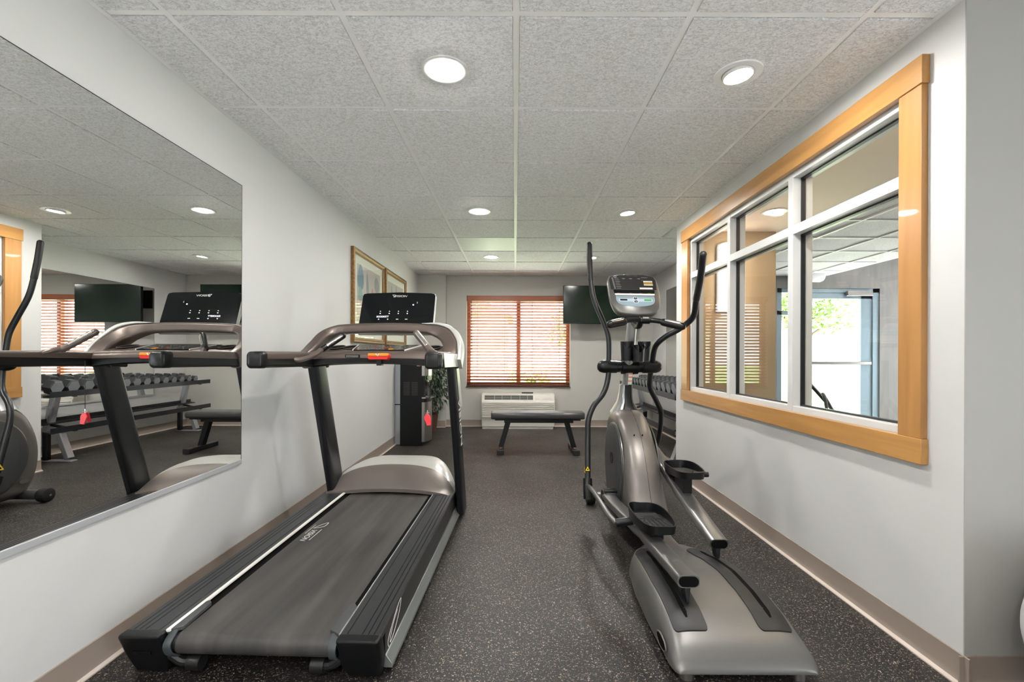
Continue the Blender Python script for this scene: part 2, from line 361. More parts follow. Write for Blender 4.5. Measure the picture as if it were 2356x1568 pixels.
# vinyl cove base
def cove(name, p, q, n, m1='cove'):
    """p,q floor ends on the wall plane, n inward normal"""
    p, q, n = Vector(p), Vector(q), Vector(n)
    prof = [(0, 0), (.020, 0), (.020, .004), (.011, .012), (.005, .03), (.004, .100), (0, .102)]
    g = nb(); loft(g, [[c+n*a+Vector((0, 0, z)) for a, z in prof] for c in (p, q)])
    b = struct(name, g, m1)
    g = nb(); loft(g, [[c+n*a+Vector((0, 0, z)) for a, z in [(.0205, 0), (.0222, 0), (.0222, .0046), (.0118, .0128), (.0112, .0122), (.0205, .0042)]] for c in (p, q)])
    t = obj('baseboard_toe', g, 'cove_toe'); t.parent = b; return b
cove('baseboard_left', (XL, YN, 0), (XL, 6.83, 0), (1, 0, 0))
cove('baseboard_back', (-1.034, YB, 0), (XR2, YB, 0), (0, -1, 0))
cove('baseboard_pilaster', (XL, 6.83, 0), (-1.03, 6.83, 0), (0, -1, 0))
cove('baseboard_right', (XR, 4.23, 0), (XR, YC-.02, 0), (-1, 0, 0))
cove('baseboard_corner', (XR-.02, YC, 0), (XF, YC, 0), (0, -1, 0))
cove('baseboard_recess', (XR2, 4.23, 0), (XR2, YB, 0), (-1, 0, 0))

# ------------------------------------------------------------------ window in the back wall
wn = thing('window_1', 'window in the far wall behind the red-brown blind', 'window', (.05, YB+.1, WB[2])); wn['kind'] = 'structure'
x0, x1, z0, z1 = WB
g = nb(); f = .055
for a in ((x0, x0+f, z0, z1), (x1-f, x1, z0, z1), (x0, x1, z0, z0+f), (x0, x1, z1-f, z1), (.022, .082, z0, z1)): box(g, a[0], a[1], YB+.09, YB+.15, a[2], a[3])
obj('window_frame', g, 'wframe', wn)
obj('glass', bx(x0+f, x1-f, YB+.118, YB+.122, z0+f, z1-f), 'glass', wn)
obj('window_sill', bx(x0-.006, x1+.006, YB-.018, YB+.09, z0-.014, z0), mat('brown_grey_sill', (.13, .10, .09), .5), wn, bevel=.003)

bl = thing('window_blind', 'red-brown slatted wooden blind lowered over the far window', 'blind', (.05, YB+.04, WB[2]))
obj('valance', bx(x0+.002, x1-.002, YB-.012, YB+.05, z1-.082, z1-.001), 'blind', bl, bevel=.006)
g = nb(); ns = 27; top = z1-.10; bot = z0+.055
for i in range(ns):
    z = top-(top-bot)*i/(ns-1); a = R(-31)
    Mx = Matrix.Translation((0, YB+.035, z)) @ Matrix.Rotation(a, 4, 'X')
    box(g, x0+.012, x1-.012, -.025, .025, -.0018, .0018, Mx)
obj('slats', g, 'blind', bl, smooth=False)
obj('bottom_rail', bx(x0+.012, x1-.012, YB+.012, YB+.058, z0+.008, z0+.030), mat('dark_brown_rail', (.10, .035, .02), .4), bl, bevel=.004)
for x in (-.57, -.16, .26, .67):
    g = nb()
    for y in (YB+.008, YB+.062): box(g, x-.0012, x+.0012, y-.0008, y+.0008, z0+.02, z1-.08)
    obj('ladder_cord', g, mat('brown_cord', (.12, .05, .03), .8), bl)
g = cyl(nb(), (-.66, YB-.006, z1-.08), (-.655, YB-.004, 1.16), .004, 10); obj('tilt_wand', g, mat('wand_brown', (.10, .03, .015), .4), bl)

# ------------------------------------------------------------------ interior window in the right wall
w2 = thing('window_2', 'interior window with white mullions and maple casing in the right wall', 'window', (XR, 2.83, .70)); w2['kind'] = 'structure'
ya, yb, za, zb = 1.754, 3.907, .79, 2.07
XT = XR-.024
obj('trim_head', bx(XT-.006, XR, ya-.108, yb+.14, zb, zb+.102), 'maple_h', w2, bevel=.002, label='maple head casing across the top')
obj('trim_sill', bx(XT-.004, XR, ya-.106, yb+.138, za-.092, za), 'maple_h', w2, bevel=.002, label='maple apron below the panes')
obj('trim_side', bx(XT, XR, ya-.1, ya, za, zb), 'maple_v', w2, bevel=.002); obj('trim_side', bx(XT, XR, yb, yb+.132, za, zb), 'maple_v', w2, bevel=.002)
g = nb(); y0_, y1_ = ya-.01, yb+.01
FX0, FX1 = XR+.006, XR+.11
ym = (2.49, 3.21); f = .045
for s in ((y0_-.04, ya+.016), (yb-.02, y1_+.04)): box(g, FX0, FX1, s[0], s[1], za-.045, zb+.045)
box(g, FX0+.0006, FX1-.0006, y0_, y1_, za-.044, za+.028); box(g, FX0+.0006, FX1-.0006, y0_, y1_, zb-.028, zb+.044)
for y in ym: box(g, FX0-.0012, FX1+.0012, y-f/2, y+f/2, za-.02, zb+.02)
box(g, FX0-.0006, FX1+.0006, y0_, y1_, 1.738, 1.786)
obj('window_frame', g, 'whiteframe', w2, bevel=.0015)
g = nb(); k = .008; XG = XR+.058
cols = [(ya+.016, ym[0]-f/2), (ym[0]+f/2, ym[1]-f/2), (ym[1]+f/2, yb-.02)]; rows = [(za+.028, 1.738), (1.786, zb-.028)]
for a, b in cols:
    for c, d in rows:
        for q in ((a, a+k, c, d), (b-k, b, c, d), (a, b, c, c+k), (a, b, d-k, d)): box(g, XG-.011, XG+.011, *q)
obj('gasket', g, 'gasket', w2)
for a, b in cols:
    for c, d in rows:
        obj('glass', bx(XG-.0022, XG+.0022, a+.002, b-.002, c+.002, d-.002), 'iglass', w2)

# ------------------------------------------------------------------ pool room beyond the interior window
PX = 7.4; PH = 2.66
struct('floor_pool', bx(1.6, PX, YC+.1, YB+.1, -.08, -.001), 'pool_floor')
struct('ceiling_soffit', bx(1.62, 2.32, YC+.12, 4.13, 2.197, 2.25), 'soffit')
struct('trim_3', bx(2.32, 2.36, YC+.12, 4.13, 2.197, PH), 'soffit')
struct('ceiling_pool', bx(2.32, PX, YC+.12, YB+.1, PH, PH+.05), 'pool_ceil')
struct('wall_pool_near', bx(1.62, PX, YC+.12, YC+.14, 0, PH), 'pool_grey')
struct('wall_pool_tan', bx(1.625, 2.335, 4.118, 4.129, 0, 2.197), 'tan')
struct('wall_pool_side', bx(2.322, 2.335, 4.13, YB, 0, PH), 'pool_grey')
struct('wall_pool_far', wallbox_x(nb(), PX, PX+.1, YC, YB+.1, 0, PH, [(4.6, 6.6, .1, 1.9)]), 'pool_grey')  # unseen opening added so daylight reaches the pool room ceiling
g = wallbox_y(nb(), YB, YB+.17, 2.32, PX+.1, -.1, PH+.1, [(3.95, 5.50, -.1, 2.10)]); struct('wall_pool_back', g, 'pool_grey')
dr = thing('door_1', 'glazed exterior door with grey-blue frame seen through the interior window', 'door', (4.9, YB+.05, 0)); dr['kind'] = 'structure'
g = nb()
for a in ((3.95, 4.03, 0, 2.1), (4.24, 4.31, 0, 2.1), (5.41, 5.50, 0, 2.1), (3.95, 5.5, 2.04, 2.1), (3.95, 4.3, 1.70, 1.76)): box(g, a[0], a[1], YB+.02, YB+.12, a[2], a[3])
obj('door_frame', g, 'doorblue', dr)
g = nb()
for a in ((4.31, 4.42, 0, 2.04), (5.245, 5.41, 0, 2.04), (4.31, 5.41, 1.95, 2.04), (4.31, 5.41, 0, .16)): box(g, a[0], a[1], YB+.04, YB+.085, a[2], a[3])
obj('door_leaf', g, 'doorblue', dr)
obj('glass', bx(4.42, 5.245, YB+.060, YB+.064, .16, 1.95), 'glass', dr); obj('glass', bx(4.03, 4.24, YB+.060, YB+.064, .05, 2.04), 'glass', dr)
obj('push_bar', bx(4.40, 5.36, YB-.03, YB+.0, .95, 1.00), 'steel', dr, bevel=.008)
obj('door_closer', bx(5.0, 5.38, YB-.03, YB+.03, 1.985, 2.06), 'steel', dr, bevel=.006)
g = nb(); lathe(g, [(.001, -.22), (.085, -.22), (.10, -.19), (.10, .19), (.085, .22), (.001, .22)], (4.32, YB-.13, 2.27), 'X', 24)
box(g, 4.22, 4.42, YB-.06, YB, 2.22, 2.32)
tag(obj('wall_fan_heater', g, 'white'), 'white rounded unit mounted above the glazed pool room door', 'wall unit')
# tall glowing arched panel for a bright shape on the tan wall
lp = thing('glowing_arch', 'tall arched glowing panel on the tan pool room wall', 'lamp', (1.92, 4.10, 1.5))
def arch(x, w, z0, z1, n=10):
    r = w/2; return [(x-r, 0, z0), (x+r, 0, z0)]+[(x+r*math.cos(t), 0, z1-r*.35+r*.35*math.sin(t)) for t in [math.pi*k/n for k in range(n+1)]]
prism(g := nb(), [(x, 4.117, z) for x, y, z in arch(1.92, .25, 1.47, 2.10)], (0, -.02, 0)); obj('backplate', g, 'grey', lp)
prism(g := nb(), [(x, 4.096, z) for x, y, z in arch(1.92, .225, 1.485, 2.09)], (0, -.045, 0)); obj('arch_glow', g, 'arch_panel', lp, bevel=.01)
# stair rail low in the pool room
rl = nb(); tube(rl, [(2.75, 4.3, .0), (2.75, 4.35, .78), (2.9, 4.6, .86), (3.5, 4.9, .35), (3.52, 4.92, -.0)], .02, 12); tube(rl, [(2.95, 4.3, .0), (2.95, 4.35, .60), (3.1, 4.6, .68), (3.5, 4.8, .2)], .015, 10)
tag(obj('handrail', rl, 'dsilver'), 'dark handrail sloping down inside the pool room', 'handrail')
# downlight fixture; the pool room's soffit ones are added to warm the tan wall
def downlight(x, y, z, kind, label, group, es=None, scale=1):
    t = thing('recessed_light', label, 'ceiling light', (x, y, z), 0, group); r = .094*scale
    if kind == 'flush':
        obj('trim_ring', lathe(nb(), [(r*.70, .012), (r*.73, -.003), (r*.88, -.0055), (r, -.004), (r+.0015, .002), (r+.001, .01)], (0, 0, 0), seg=40), 'white', t, local=True)
        obj('lens', lathe(nb(), [(.0005, -.012), (r*.3, -.0115), (r*.5, -.009), (r*.64, -.004), (r*.71, .002), (r*.71, .008), (.0005, .008)], (0, 0, 0), seg=40), es or 'lens', t, local=True)
    else:
        obj('trim_ring', lathe(nb(), [(r*.62, .03), (r*.64, .0), (r*.70, -.005), (r, -.005), (r+.002, .001), (r+.001, .01)], (0, 0, 0), seg=40), 'white', t, local=True)
        g = nb(); lathe(g, [(r*.63, .002), (r*.66, -.010), (r*.60, -.013), (r*.55, .004), (r*.52, .012)], (0, 0, 0), seg=40)
        bmesh.ops.rotate(g, verts=g.verts, cent=(0, 0, 0), matrix=Matrix.Rotation(R(-6), 3, 'Y')); obj('gimbal_ring', g, 'white', t, local=True)
        obj('lens', lathe(nb(), [(.0005, -.008), (r*.54, -.006), (r*.54, .010), (.0005, .010)], (0, 0, 0), seg=40), es or 'lens', t, local=True)
    return t
M['lens2'] = mat('lamp_lens_gimbal', (1, 1, 1), .5, emit=(1, .97, .93), es=LAMP*1.9)
M['lens4'] = mat('lamp_lens_pool_added', (1, 1, 1), .5, emit=(1, .95, .88), es=LAMP*2.5)
M['lens3'] = mat('lamp_lens_warm_added', (1, 1, 1), .5, emit=(1, .80, .56), es=LAMP*.3)
G = 'recessed ceiling lights'
downlight(-.295, 1.905, HT, 'flush', 'glaring round recessed light nearest the camera, above the treadmill side', G)
downlight(.93, 1.925, HT, 'gimbal', 'round recessed light with tilted inner ring nearest the interior window head', G, 'lens2')
downlight(-.30, 3.79, HT, 'flush', 'round recessed light in the ceiling between nearest and farthest of the left row', G)
downlight(.925, 3.80, HT, 'gimbal', 'gimbal recessed light above and behind the elliptical console, middle of right row', G, 'lens2')
downlight(-.295, 5.57, HT, 'flush', 'small distant recessed light in line with the window blind, left row', G)
downlight(.92, 5.57, HT, 'gimbal', 'distant recessed light partly hidden by the left elliptical handlebar', G, 'lens2')
for x, y, lb in ((-.295, .08, 'directly above the camera'), (-.295, -.84, 'added for brightness behind the camera'), (-.295, -1.75, 'added for brightness farthest behind the camera'), (-.905, -1.3, 'added for brightness behind the camera nearest the left wall')):  # first light carries on the row; other three added unseen to brighten the room
    downlight(x, y, HT, 'flush', 'round recessed ceiling light '+lb, G)
downlight(2.0, 3.55, 2.197, 'flush', 'added warm recessed light in the pool room soffit by the tan wall', G, 'lens3')
downlight(2.0, 2.2, 2.197, 'flush', 'added warm recessed light in the pool room soffit near its near wall', G, 'lens3')
for x, y, lb in ((3.6, 3.4, 'left front'), (5.2, 3.4, 'right front'), (3.6, 5.4, 'by the glazed door'), (5.6, 5.4, 'far right corner')):  # lights added to brighten the dim pool room
    downlight(x, y, PH, 'flush', 'added recessed light in the high pool room ceiling, '+lb, G, 'lens4')

# ------------------------------------------------------------------ outdoors
tag(obj('lawn', bx(-30, 40, YB+3.2, 60, -.35, -.25), 'lawn'), 'green lawn outside beyond the windows', 'lawn')['kind'] = 'structure'
tag(obj('patio', bx(-12, 20, YB+.17, YB+3.2, -.35, -.2), 'patio'), 'pale concrete path outside the far wall', 'path')['kind'] = 'structure'
def clump(bm, c, r, n, s, flat=.8):
    for _ in range(n):
        v = Vector((random.gauss(0, 1), random.gauss(0, 1), random.gauss(0, 1))).normalized()*r*random.uniform(.45, 1); v.z *= flat
        p = Vector(c)+v; a = Vector((random.uniform(-1, 1), random.uniform(-1, 1), random.uniform(-1, 1))).normalized(); b = a.orthogonal().normalized(); l = s*random.uniform(.6, 1.2)
        bm.faces.new([bm.verts.new(p+q) for q in (a*l, b*l*.5, -a*l, -b*l*.5)])
def tree(x, y, h, r, label):
    t = thing('tree', label, 'tree', (x, y, -.25), 0, 'trees outside')
    g = nb(); tube(g, [(x, y, -.25), (x+.05, y, h*.4), (x-.05, y, h*.8)], lambda q: .14*(1-q*.6), 10); 
    for a in range(5):
        t_ = a*1.3; tube(g, [(x, y, h*(.35+.08*a)), (x+math.cos(t_)*r*.4, y+math.sin(t_)*r*.4, h*(.5+.08*a)), (x+math.cos(t_)*r*.8, y+math.sin(t_)*r*.8, h*(.55+.08*a))], .035, 6, 3)
    obj('trunk', g, 'bark', t)
    g = nb()
    for _ in range(16): clump(g, (x+random.uniform(-.6, .6)*r, y+random.uniform(-.6, .6)*r, h*.72+random.uniform(-.35, .4)*r), r*.42, 130, .11)
    obj('crown', g, 'crown', t, smooth=False)
tree(7.6, 12.5, 3.6, 1.7, 'leafy tree seen through the glazed pool room door')
tree(2.4, 14.5, 3.2, 1.6, 'tree outside in line with the right half of the blind')
tree(-3.2, 19.0, 5.2, 2.2, 'distant tree outside left of the blind')
for x, y, r, lb in ((1.3, 10.3, .55, 'green bush outside the right half of the far window'), (.35, 11.2, .5, 'green bush outside near the middle of the far window'), (2.75, 10.9, .6, 'rightmost green bush outside the far window')):
    g = nb()
    for _ in range(6): clump(g, (x+random.uniform(-.5, .5)*r, y+random.uniform(-.4, .4)*r, .2+random.uniform(-.2, .5)*r), r*.6, 150, .06)
    tag(obj('bush', g, 'crown', smooth=False), lb, 'bush', 'bushes outside')
hs = thing('building', 'pale house across the lawn behind the left half of the blind', 'building', (-3.2, 24, -.25))
obj('wall', bx(-6.5, -.4, 22, 27, -.3, 2.9), 'siding', hs)
g = prism(nb(), [(-6.8, 21.6, 2.9), (-.1, 21.6, 2.9), (-3.45, 21.6, 4.6)], (0, 5.6, 0)); obj('roof', g, mat('roof_red', (.42, .20, .15), .8), hs)
obj('window', bx(-3.6, -2.4, 21.97, 22.0, .8, 1.9), 'gloss', hs)

# ------------------------------------------------------------------ wall mirrors
def wallmirror(name, label, x, s, y0, y1, z0, z1):
    t = thing(name, label, 'mirror', (x, (y0+y1)/2, z0))
    obj('mirror_glass', bx(min(x, x+s*.006), max(x, x+s*.006), y0, y1, z0, z1), 'mirror', t, smooth=False)
    obj('bottom_channel', bx(min(x, x+s*.0105), max(x, x+s*.0105), y0, y1, z0-.014, z0+.008), 'alu', t, bevel=.001)
    g = nb()
    for a in ((y1, y1+.003, z0-.014, z1+.003), (y0, y1+.003, z1, z1+.003)): box(g, min(x, x+s*.0065), max(x, x+s*.0065), *a)
    obj('edge_strip', g, 'gasket', t)
wallmirror('wall_mirror', 'large frameless mirror on the left wall beside the treadmill', XL, 1, .3, 2.415, .525, 1.97)
wallmirror('wall_mirror', 'frameless mirror on the recess wall behind the dumbbell rack', XR2, -1, 4.30, 6.30, .525, 1.97)

# ------------------------------------------------------------------ pictures on the left wall
def picture(y0, y1, z0, z1, label, shapes):
    t = thing('framed_picture', label, 'picture', (XL, (y0+y1)/2, z0), 0, 'gold framed prints on the left wall'); X = XL; w = .05; d = .034
    g = nb()
    prof = [(0, 0), (d*.8, .0), (d, .010), (d, .022), (d*.72, .034), (d*.62, w), (0, w)]
    cs = [(y0, z0, 1, 1), (y1, z0, -1, 1), (y1, z1, -1, -1), (y0, z1, 1, -1)]
    rings = [[Vector((X+a, cy+sy*b, cz+sz*b)) for a, b in prof] for cy, cz, sy, sz in cs]
    V = [[g.verts.new(p) for p in r] for r in rings]; n = len(prof)
    for i in range(4):
        for j in range(n): g.faces.new((V[i][j], V[i][(j+1) % n], V[(i+1) % 4][(j+1) % n], V[(i+1) % 4][j]))
    obj('frame', g, 'gold', t, ang=25)
    a = w-.006; g = bx(X+.004, X+.012, y0+a, y1-a, z0+a, z1-a); obj('mat_board', g, 'mat', t)
    a = w+.075; pr = obj('art_print', bx(X+.012, X+.0135, y0+a, y1-a, z0+a, z1-a), 'print', t)
    cy, cz, sw, sh = (y0+y1)/2, (z0+z1)/2, (y1-y0)/2-a, (z1-z0)/2-a
    for k, (u, v, ru, rv, tilt, mm) in enumerate(shapes):
        pts = []
        for i in range(20):
            q = 2*math.pi*i/20; pu = ru*math.cos(q)*(1-.25*math.sin(q)); pv = rv*math.sin(q)
            c, s = math.cos(tilt), math.sin(tilt); pts.append((X+.0136+k*.0002, cy+(u+pu*c-pv*s)*sw, cz+(v+pu*s+pv*c)*sh))
        obj('leaf_shape', prism(nb(), pts, (.0003, 0, 0)), mm, pr, smooth=False)
    obj('picture_glass', bx(X+.0185, X+.0205, y0+w-.006, y1-w+.006, z0+w-.006, z1-w+.006), M['pglass'], t, smooth=False)
M['pglass'] = glass_mat('picture_glass_pane', (.97, .98, .97), .03)
picture(4.03, 4.99, 1.188, 2.036, 'nearer gold-framed print of blue, teal and pink leaves on the left wall',
        [(-.72, .62, .24, .40, 0, 'a1'), (-.74, .10, .17, .24, .2, 'a2'), (-.15, .30, .10, .62, .1, 'a4'), (.22, .02, .13, .42, -.1, 'a3'), (.40, .05, .08, .34, -.5, 'a3'), (.66, .62, .22, .26, .3, 'a4'), (-.35, -.45, .26, .30, .6, 'a4')])
picture(5.04, 5.98, 1.188, 2.036, 'farther gold-framed print with grey-blue reeds on the left wall',
        [(-.5, .3, .12, .6, .1, 'a4'), (0, .35, .10, .65, -.1, 'a1'), (.4, .25, .14, .55, .15, 'a4'), (.1, -.75, .7, .18, 0, 'a1')])

# ------------------------------------------------------------------ television
tv = thing('television', 'wide black flat-screen television mounted beside the far window', 'television', (1.17, YB, 1.8))
obj('bezel', bx(.69, 1.65, 6.60, 6.64, 1.530, 2.080), 'black', tv, bevel=.004)
obj('screen', bx(.698, 1.642, 6.5985, 6.60, 1.548, 2.072), 'tv', tv, smooth=False)
obj('back_housing', bx(.85, 1.50, 6.64, 6.69, 1.56, 1.95), 'black', tv, bevel=.012)
g = nb(); box(g, 1.25, 1.56, YB-.03, YB-.001, 1.76, 2.03); box(g, 1.33, 1.40, 6.69, YB-.02, 1.8, 1.86); obj('wall_bracket', g, 'blackm', tv, bevel=.003)

# ------------------------------------------------------------------ heating and cooling unit
pt = thing('wall_air_conditioner', 'cream through-wall air conditioner under the far window', 'air conditioner', (.045, YB, 0))
px0, px1, py0, ptop = -.487, .582, 6.68, .512
g = nb(); prof = [(py0+.02, .03), (py0+.012, .14), (py0, .16), (py0, .40), (py0+.012, .415), (py0+.05, ptop-.012), (py0+.07, ptop), (YB, ptop), (YB, .03)]
loft(g, [[Vector((x, a, b)) for a, b in prof] for x in (px0, px1)]); obj('cabinet', g, 'ptac', pt, bevel=.010, seg=3)
g = nb()
for i in range(9): z = .172+i*.0248; box(g, px0+.012, px1-.012, py0-.013, py0+.004, z, z+.0155)
obj('louvre_panel', g, 'ptac', pt, bevel=.003)
M4 = frame_m((0, py0+.031, (.415+ptop-.012)/2), (1, 0, 0), (0, .038, .085))
g = nb(); box(g, px0+.045, .265, -.036, .036, -.002, .0015, M4); obj('air_outlet', g, 'dark', pt)
g = nb()
for i in range(5): box(g, px0+.045, .265, -.034+i*.0155, -.029+i*.0155, .0, .004, M4)
for x in (-.30, -.19, -.06, .07, .18): box(g, x, x+.006, -.036, .036, .0, .0035, M4)
obj('outlet_grille', g, mat('grille_grey', (.42, .41, .38), .5), pt)
g = nb(); box(g, .300, .565, -.040, .040, .0, .004, M4); obj('control_door', g, 'ptac', pt, bevel=.002)
g = nb(); tube(g, [M4 @ Vector(p) for p in ((.42, -.028, .0045), (.455, -.016, .0045), (.50, -.010, .0045), (.53, -.012, .0045))], .0035, 8, ry=.001); obj('emblem', g, 'grey', pt)
g = nb(); box(g, px0+.01, px1-.02, py0+.03, YB, .0, .05); box(g, px0+.03, px0+.07, py0+.01, py0+.04, 0, .03); box(g, px1-.07, px1-.03, py0+.01, py0+.04, 0, .03); obj('kick_base', g, mat('base_grey', (.45, .44, .41), .5), pt)
tag(obj('remote_control', bx(.10, .27, 6.78, 6.83, ptop, ptop+.016), 'black', bevel=.005), 'small black remote lying on top of the air conditioner', 'remote control')

# ------------------------------------------------------------------ flat bench
bn = thing('flat_bench', 'black padded flat weight bench in front of the far window', 'bench', (.255, 5.2, 0))
g = nb(); sec = []
for x, k in ((-.264, .80), (-.258, .92), (-.235, 1), (0, 1), (.26, 1), (.52, 1), (.748, 1), (.771, .92), (.777, .80)):
    ring = []
    for a, b in rpoly(.27*k, .075*(.55+.45*k), .030*k, 5): ring.append((x, 5.2+a, .405+b))
    sec.append(ring)
loft(g, sec); obj('pad', g, 'vinyl', bn, ang=60)
obj('pad_board', bx(-.22, .73, 5.09, 5.31, .356, .370), 'black', bn)
obj('frame_rail', bx(-.12, .66, 5.17, 5.23, .318, .356), 'blackm', bn, bevel=.004)
for s, xt, xb in ((-1, -.075, -.155), (1, .585, .665)):
    g = nb(); prism(g, [(xt-.03, 5.165, .33), (xt+.03, 5.165, .33), (xb+.028, 5.165, .05), (xb-.028, 5.165, .05)], (0, .07, 0)); obj('leg', g, 'blackm', bn, bevel=.004)
    obj('foot_bar', bx(xb-.035, xb+.035, 4.96, 5.44, .0, .052), 'blackm', bn, bevel=.003)
    obj('foot_cap', bx(xb-.037, xb+.037, 4.950, 4.966, .0, .054), 'softblack', bn, bevel=.003)
    obj('weld_plate', bx(xb-.012, xb+.012, 5.08, 5.10, .052, .058), mat('worn_orange', (.35, .14, .06), .6), bn)

# ------------------------------------------------------------------ water cooler
wc = thing('water_cooler', 'tall black and stainless water dispenser against the left wall', 'water dispenser', (-1.22, 5.63, 0))
obj('cabinet', bx(-1.365, -1.105, 5.46, 5.80, .0, 1.03), 'black', wc, bevel=.006)
obj('rear_seam', bx(-1.4425, -1.365, 5.5185, 5.53, .475, .487), 'black', wc)
obj('rear_panel', bx(-1.442, -1.365, 5.52, 5.80, .0, 1.02), mat('pale_silver_panel', (.50, .53, .57), .3, metal=.6), wc, bevel=.004)
def bow(z0, z1, xo, y0=5.462, y1=5.798, n=10):
    pts = [(-1.11, y0, z0)]+[(-1.105+xo*math.sin(math.pi*(k+.6)/(n+1.2))**.55, y0+(y1-y0)*k/n, z0) for k in range(n+1)]+[(-1.11, y1, z0)]
    return prism(nb(), pts, (0, 0, z1-z0))
obj('lower_panel', bow(.045, .515, .085), 'steel', wc)
obj('drip_ledge', bow(.515, .56, .080), 'black', wc)
obj('drip_tray', bow(.560, .575, .115), 'chrome', wc)
obj('tap_recess', bow(.575, .83, .055), 'gloss', wc)
obj('control_head', bow(.83, 1.02, .085), 'chrome', wc)
for y in (5.54, 5.62, 5.70):
    obj('tap', cyl(nb(), (-1.045, y, .83), (-1.045, y, .77), .011, 12), 'chrome', wc)
for x0_ in (-1.325, -1.230):
    g = nb()
    for i in range(13): z = .60+i*.0125; box(g, x0_, x0_+.075, 5.4585, 5.461, z, z+.004)
    obj('vent', g, mat('vent_grey', (.07, .07, .07), .5), wc)
obj('label', bx(-1.165, -1.128, 5.4588, 5.461, .945, .960), mat('label_pink', (.7, .35, .33), .5), wc)

# ------------------------------------------------------------------ potted ficus
pf = thing('potted_ficus', 'leafy green ficus in a wicker basket in the far left corner', 'plant', (-1.21, 6.50, 0))
obj('basket', lathe(nb(), [(.001, .0), (.095, .0), (.10, .02), (.125, .24), (.135, .25), (.125, .255), (.115, .24), (.11, .22), (.001, .22)], (-1.21, 6.50, 0), seg=28), 'wicker', pf)
g = nb(); random.seed(3)
for i in range(4):
    a = i*1.6; tube(g, [(-1.21+.02*math.cos(a), 6.5+.02*math.sin(a), .2), (-1.21+.05*math.cos(a), 6.5+.05*math.sin(a), .5), (-1.20+.10*math.cos(a+.6), 6.5+.10*math.sin(a+.6), .85)], .010, 8)
obj('stem', g, 'stem', pf)
g = nb(); n = 0
while n < 950:
    v = Vector((random.gauss(0, 1), random.gauss(0, 1), random.gauss(0, 1))).normalized()*random.uniform(.35, 1)
    p = Vector((-1.17+v.x*.27, 6.48+v.y*.25, .70+v.z*.44))
    if p.x < XL+.06 or p.y > 6.77 or p.z > 1.12: continue
    if p.y < 5.9: continue
    n += 1; d = Vector((v.x*.6, v.y*.6, -.8+random.uniform(-.3, .5))).normalized(); s = d.cross(Vector((random.uniform(-1, 1), random.uniform(-1, 1), random.uniform(-1, 1)))).normalized(); l = random.uniform(.042, .068); w_ = l*.27; up_ = d.cross(s)*l*.10
    q = [p, p+d*l*.35+s*w_-up_, p+d*l*.7+s*w_*.7-up_, p+d*l-up_*.5, p+d*l*.7-s*w_*.7-up_, p+d*l*.35-s*w_-up_]; c = p+d*l*.5
    vs = [g.verts.new(t) for t in q]; g.faces.new(vs[:4]); g.faces.new([vs[0], vs[3], vs[4], vs[5]])
me_f = obj('foliage', g, 'leaf', pf, smooth=False)

# ------------------------------------------------------------------ dumbbell rack
rk = thing('dumbbell_rack', 'black two-tier dumbbell rack with silver legs along the recess wall', 'rack', (1.72, 5.48, 0))
def tray(z, x0, x1, name, lab):
    g = nb()
    th = R(10)
    prof = [(x0, z), (x0, z+.055), (x0+.006, z+.055), (x0+.006, z+.012), (x0+.07, z+.022), (x0+.07, z)]
    loft(g, [[Vector((a, y, b)) for a, b in prof] for y in (4.34, 6.62)])
    prof = [(x1-.07, z+.06), (x1-.07, z+.068), (x1-.006, z+.078), (x1-.006, z+.115), (x1, z+.115), (x1, z+.06)]
    loft(g, [[Vector((a, y, b)) for a, b in prof] for y in (4.34, 6.62)])
    for y in (4.62, 6.46): prism(g, [(x0+.03, y-.02, z-.012), (x1, y-.02, z+.045), (x1, y-.02, z+.062), (x0+.03, y-.02, z+.008)], (0, .04, 0))
    obj(name, g, 'blackm', rk, smooth=False)
tray(.66, 1.512, 1.80, 'upper_shelf', ''); tray(.315, 1.505, 1.80, 'lower_shelf', '')
for y in (4.62, 6.46):
    g = nb(); tube(g, [(1.60, y, .03), (1.71, y, .33)], .030, 8, 1, ry=.036, power=6); tube(g, [(1.82, y, .30), (1.74, y, .66)], .032, 8, 1, ry=.036, power=6)
    prism(g, [(1.66, y-.03, .30), (1.86, y-.03, .34), (1.86, y-.03, .30), (1.66, y-.03, .26)], (0, .06, 0))
    obj('leg', g, 'rackwhite', rk, bevel=.003)
    obj('foot', bx(1.55, 1.86, y-.035, y+.035, 0, .012), 'rackwhite', rk, bevel=.002)
    g = nb(); tube(g, [(1.83, y, .012), (1.83, y, .31)], .026, 8, 1, power=6); obj('leg', g, 'blackm', rk)
ORD = ['nearest', 'second', 'third', 'fourth', 'fifth', 'sixth', 'seventh', 'eighth', 'ninth', 'tenth', 'eleventh', 'twelfth', 'thirteenth', 'fourteenth']
yy = 4.43
yl = [4.43, 4.60, 4.765, 4.925, 5.08, 5.235, 5.39, 5.54, 5.69, 5.84, 5.985, 6.13, 6.27, 6.40, 6.52]
yl = yl[:14]
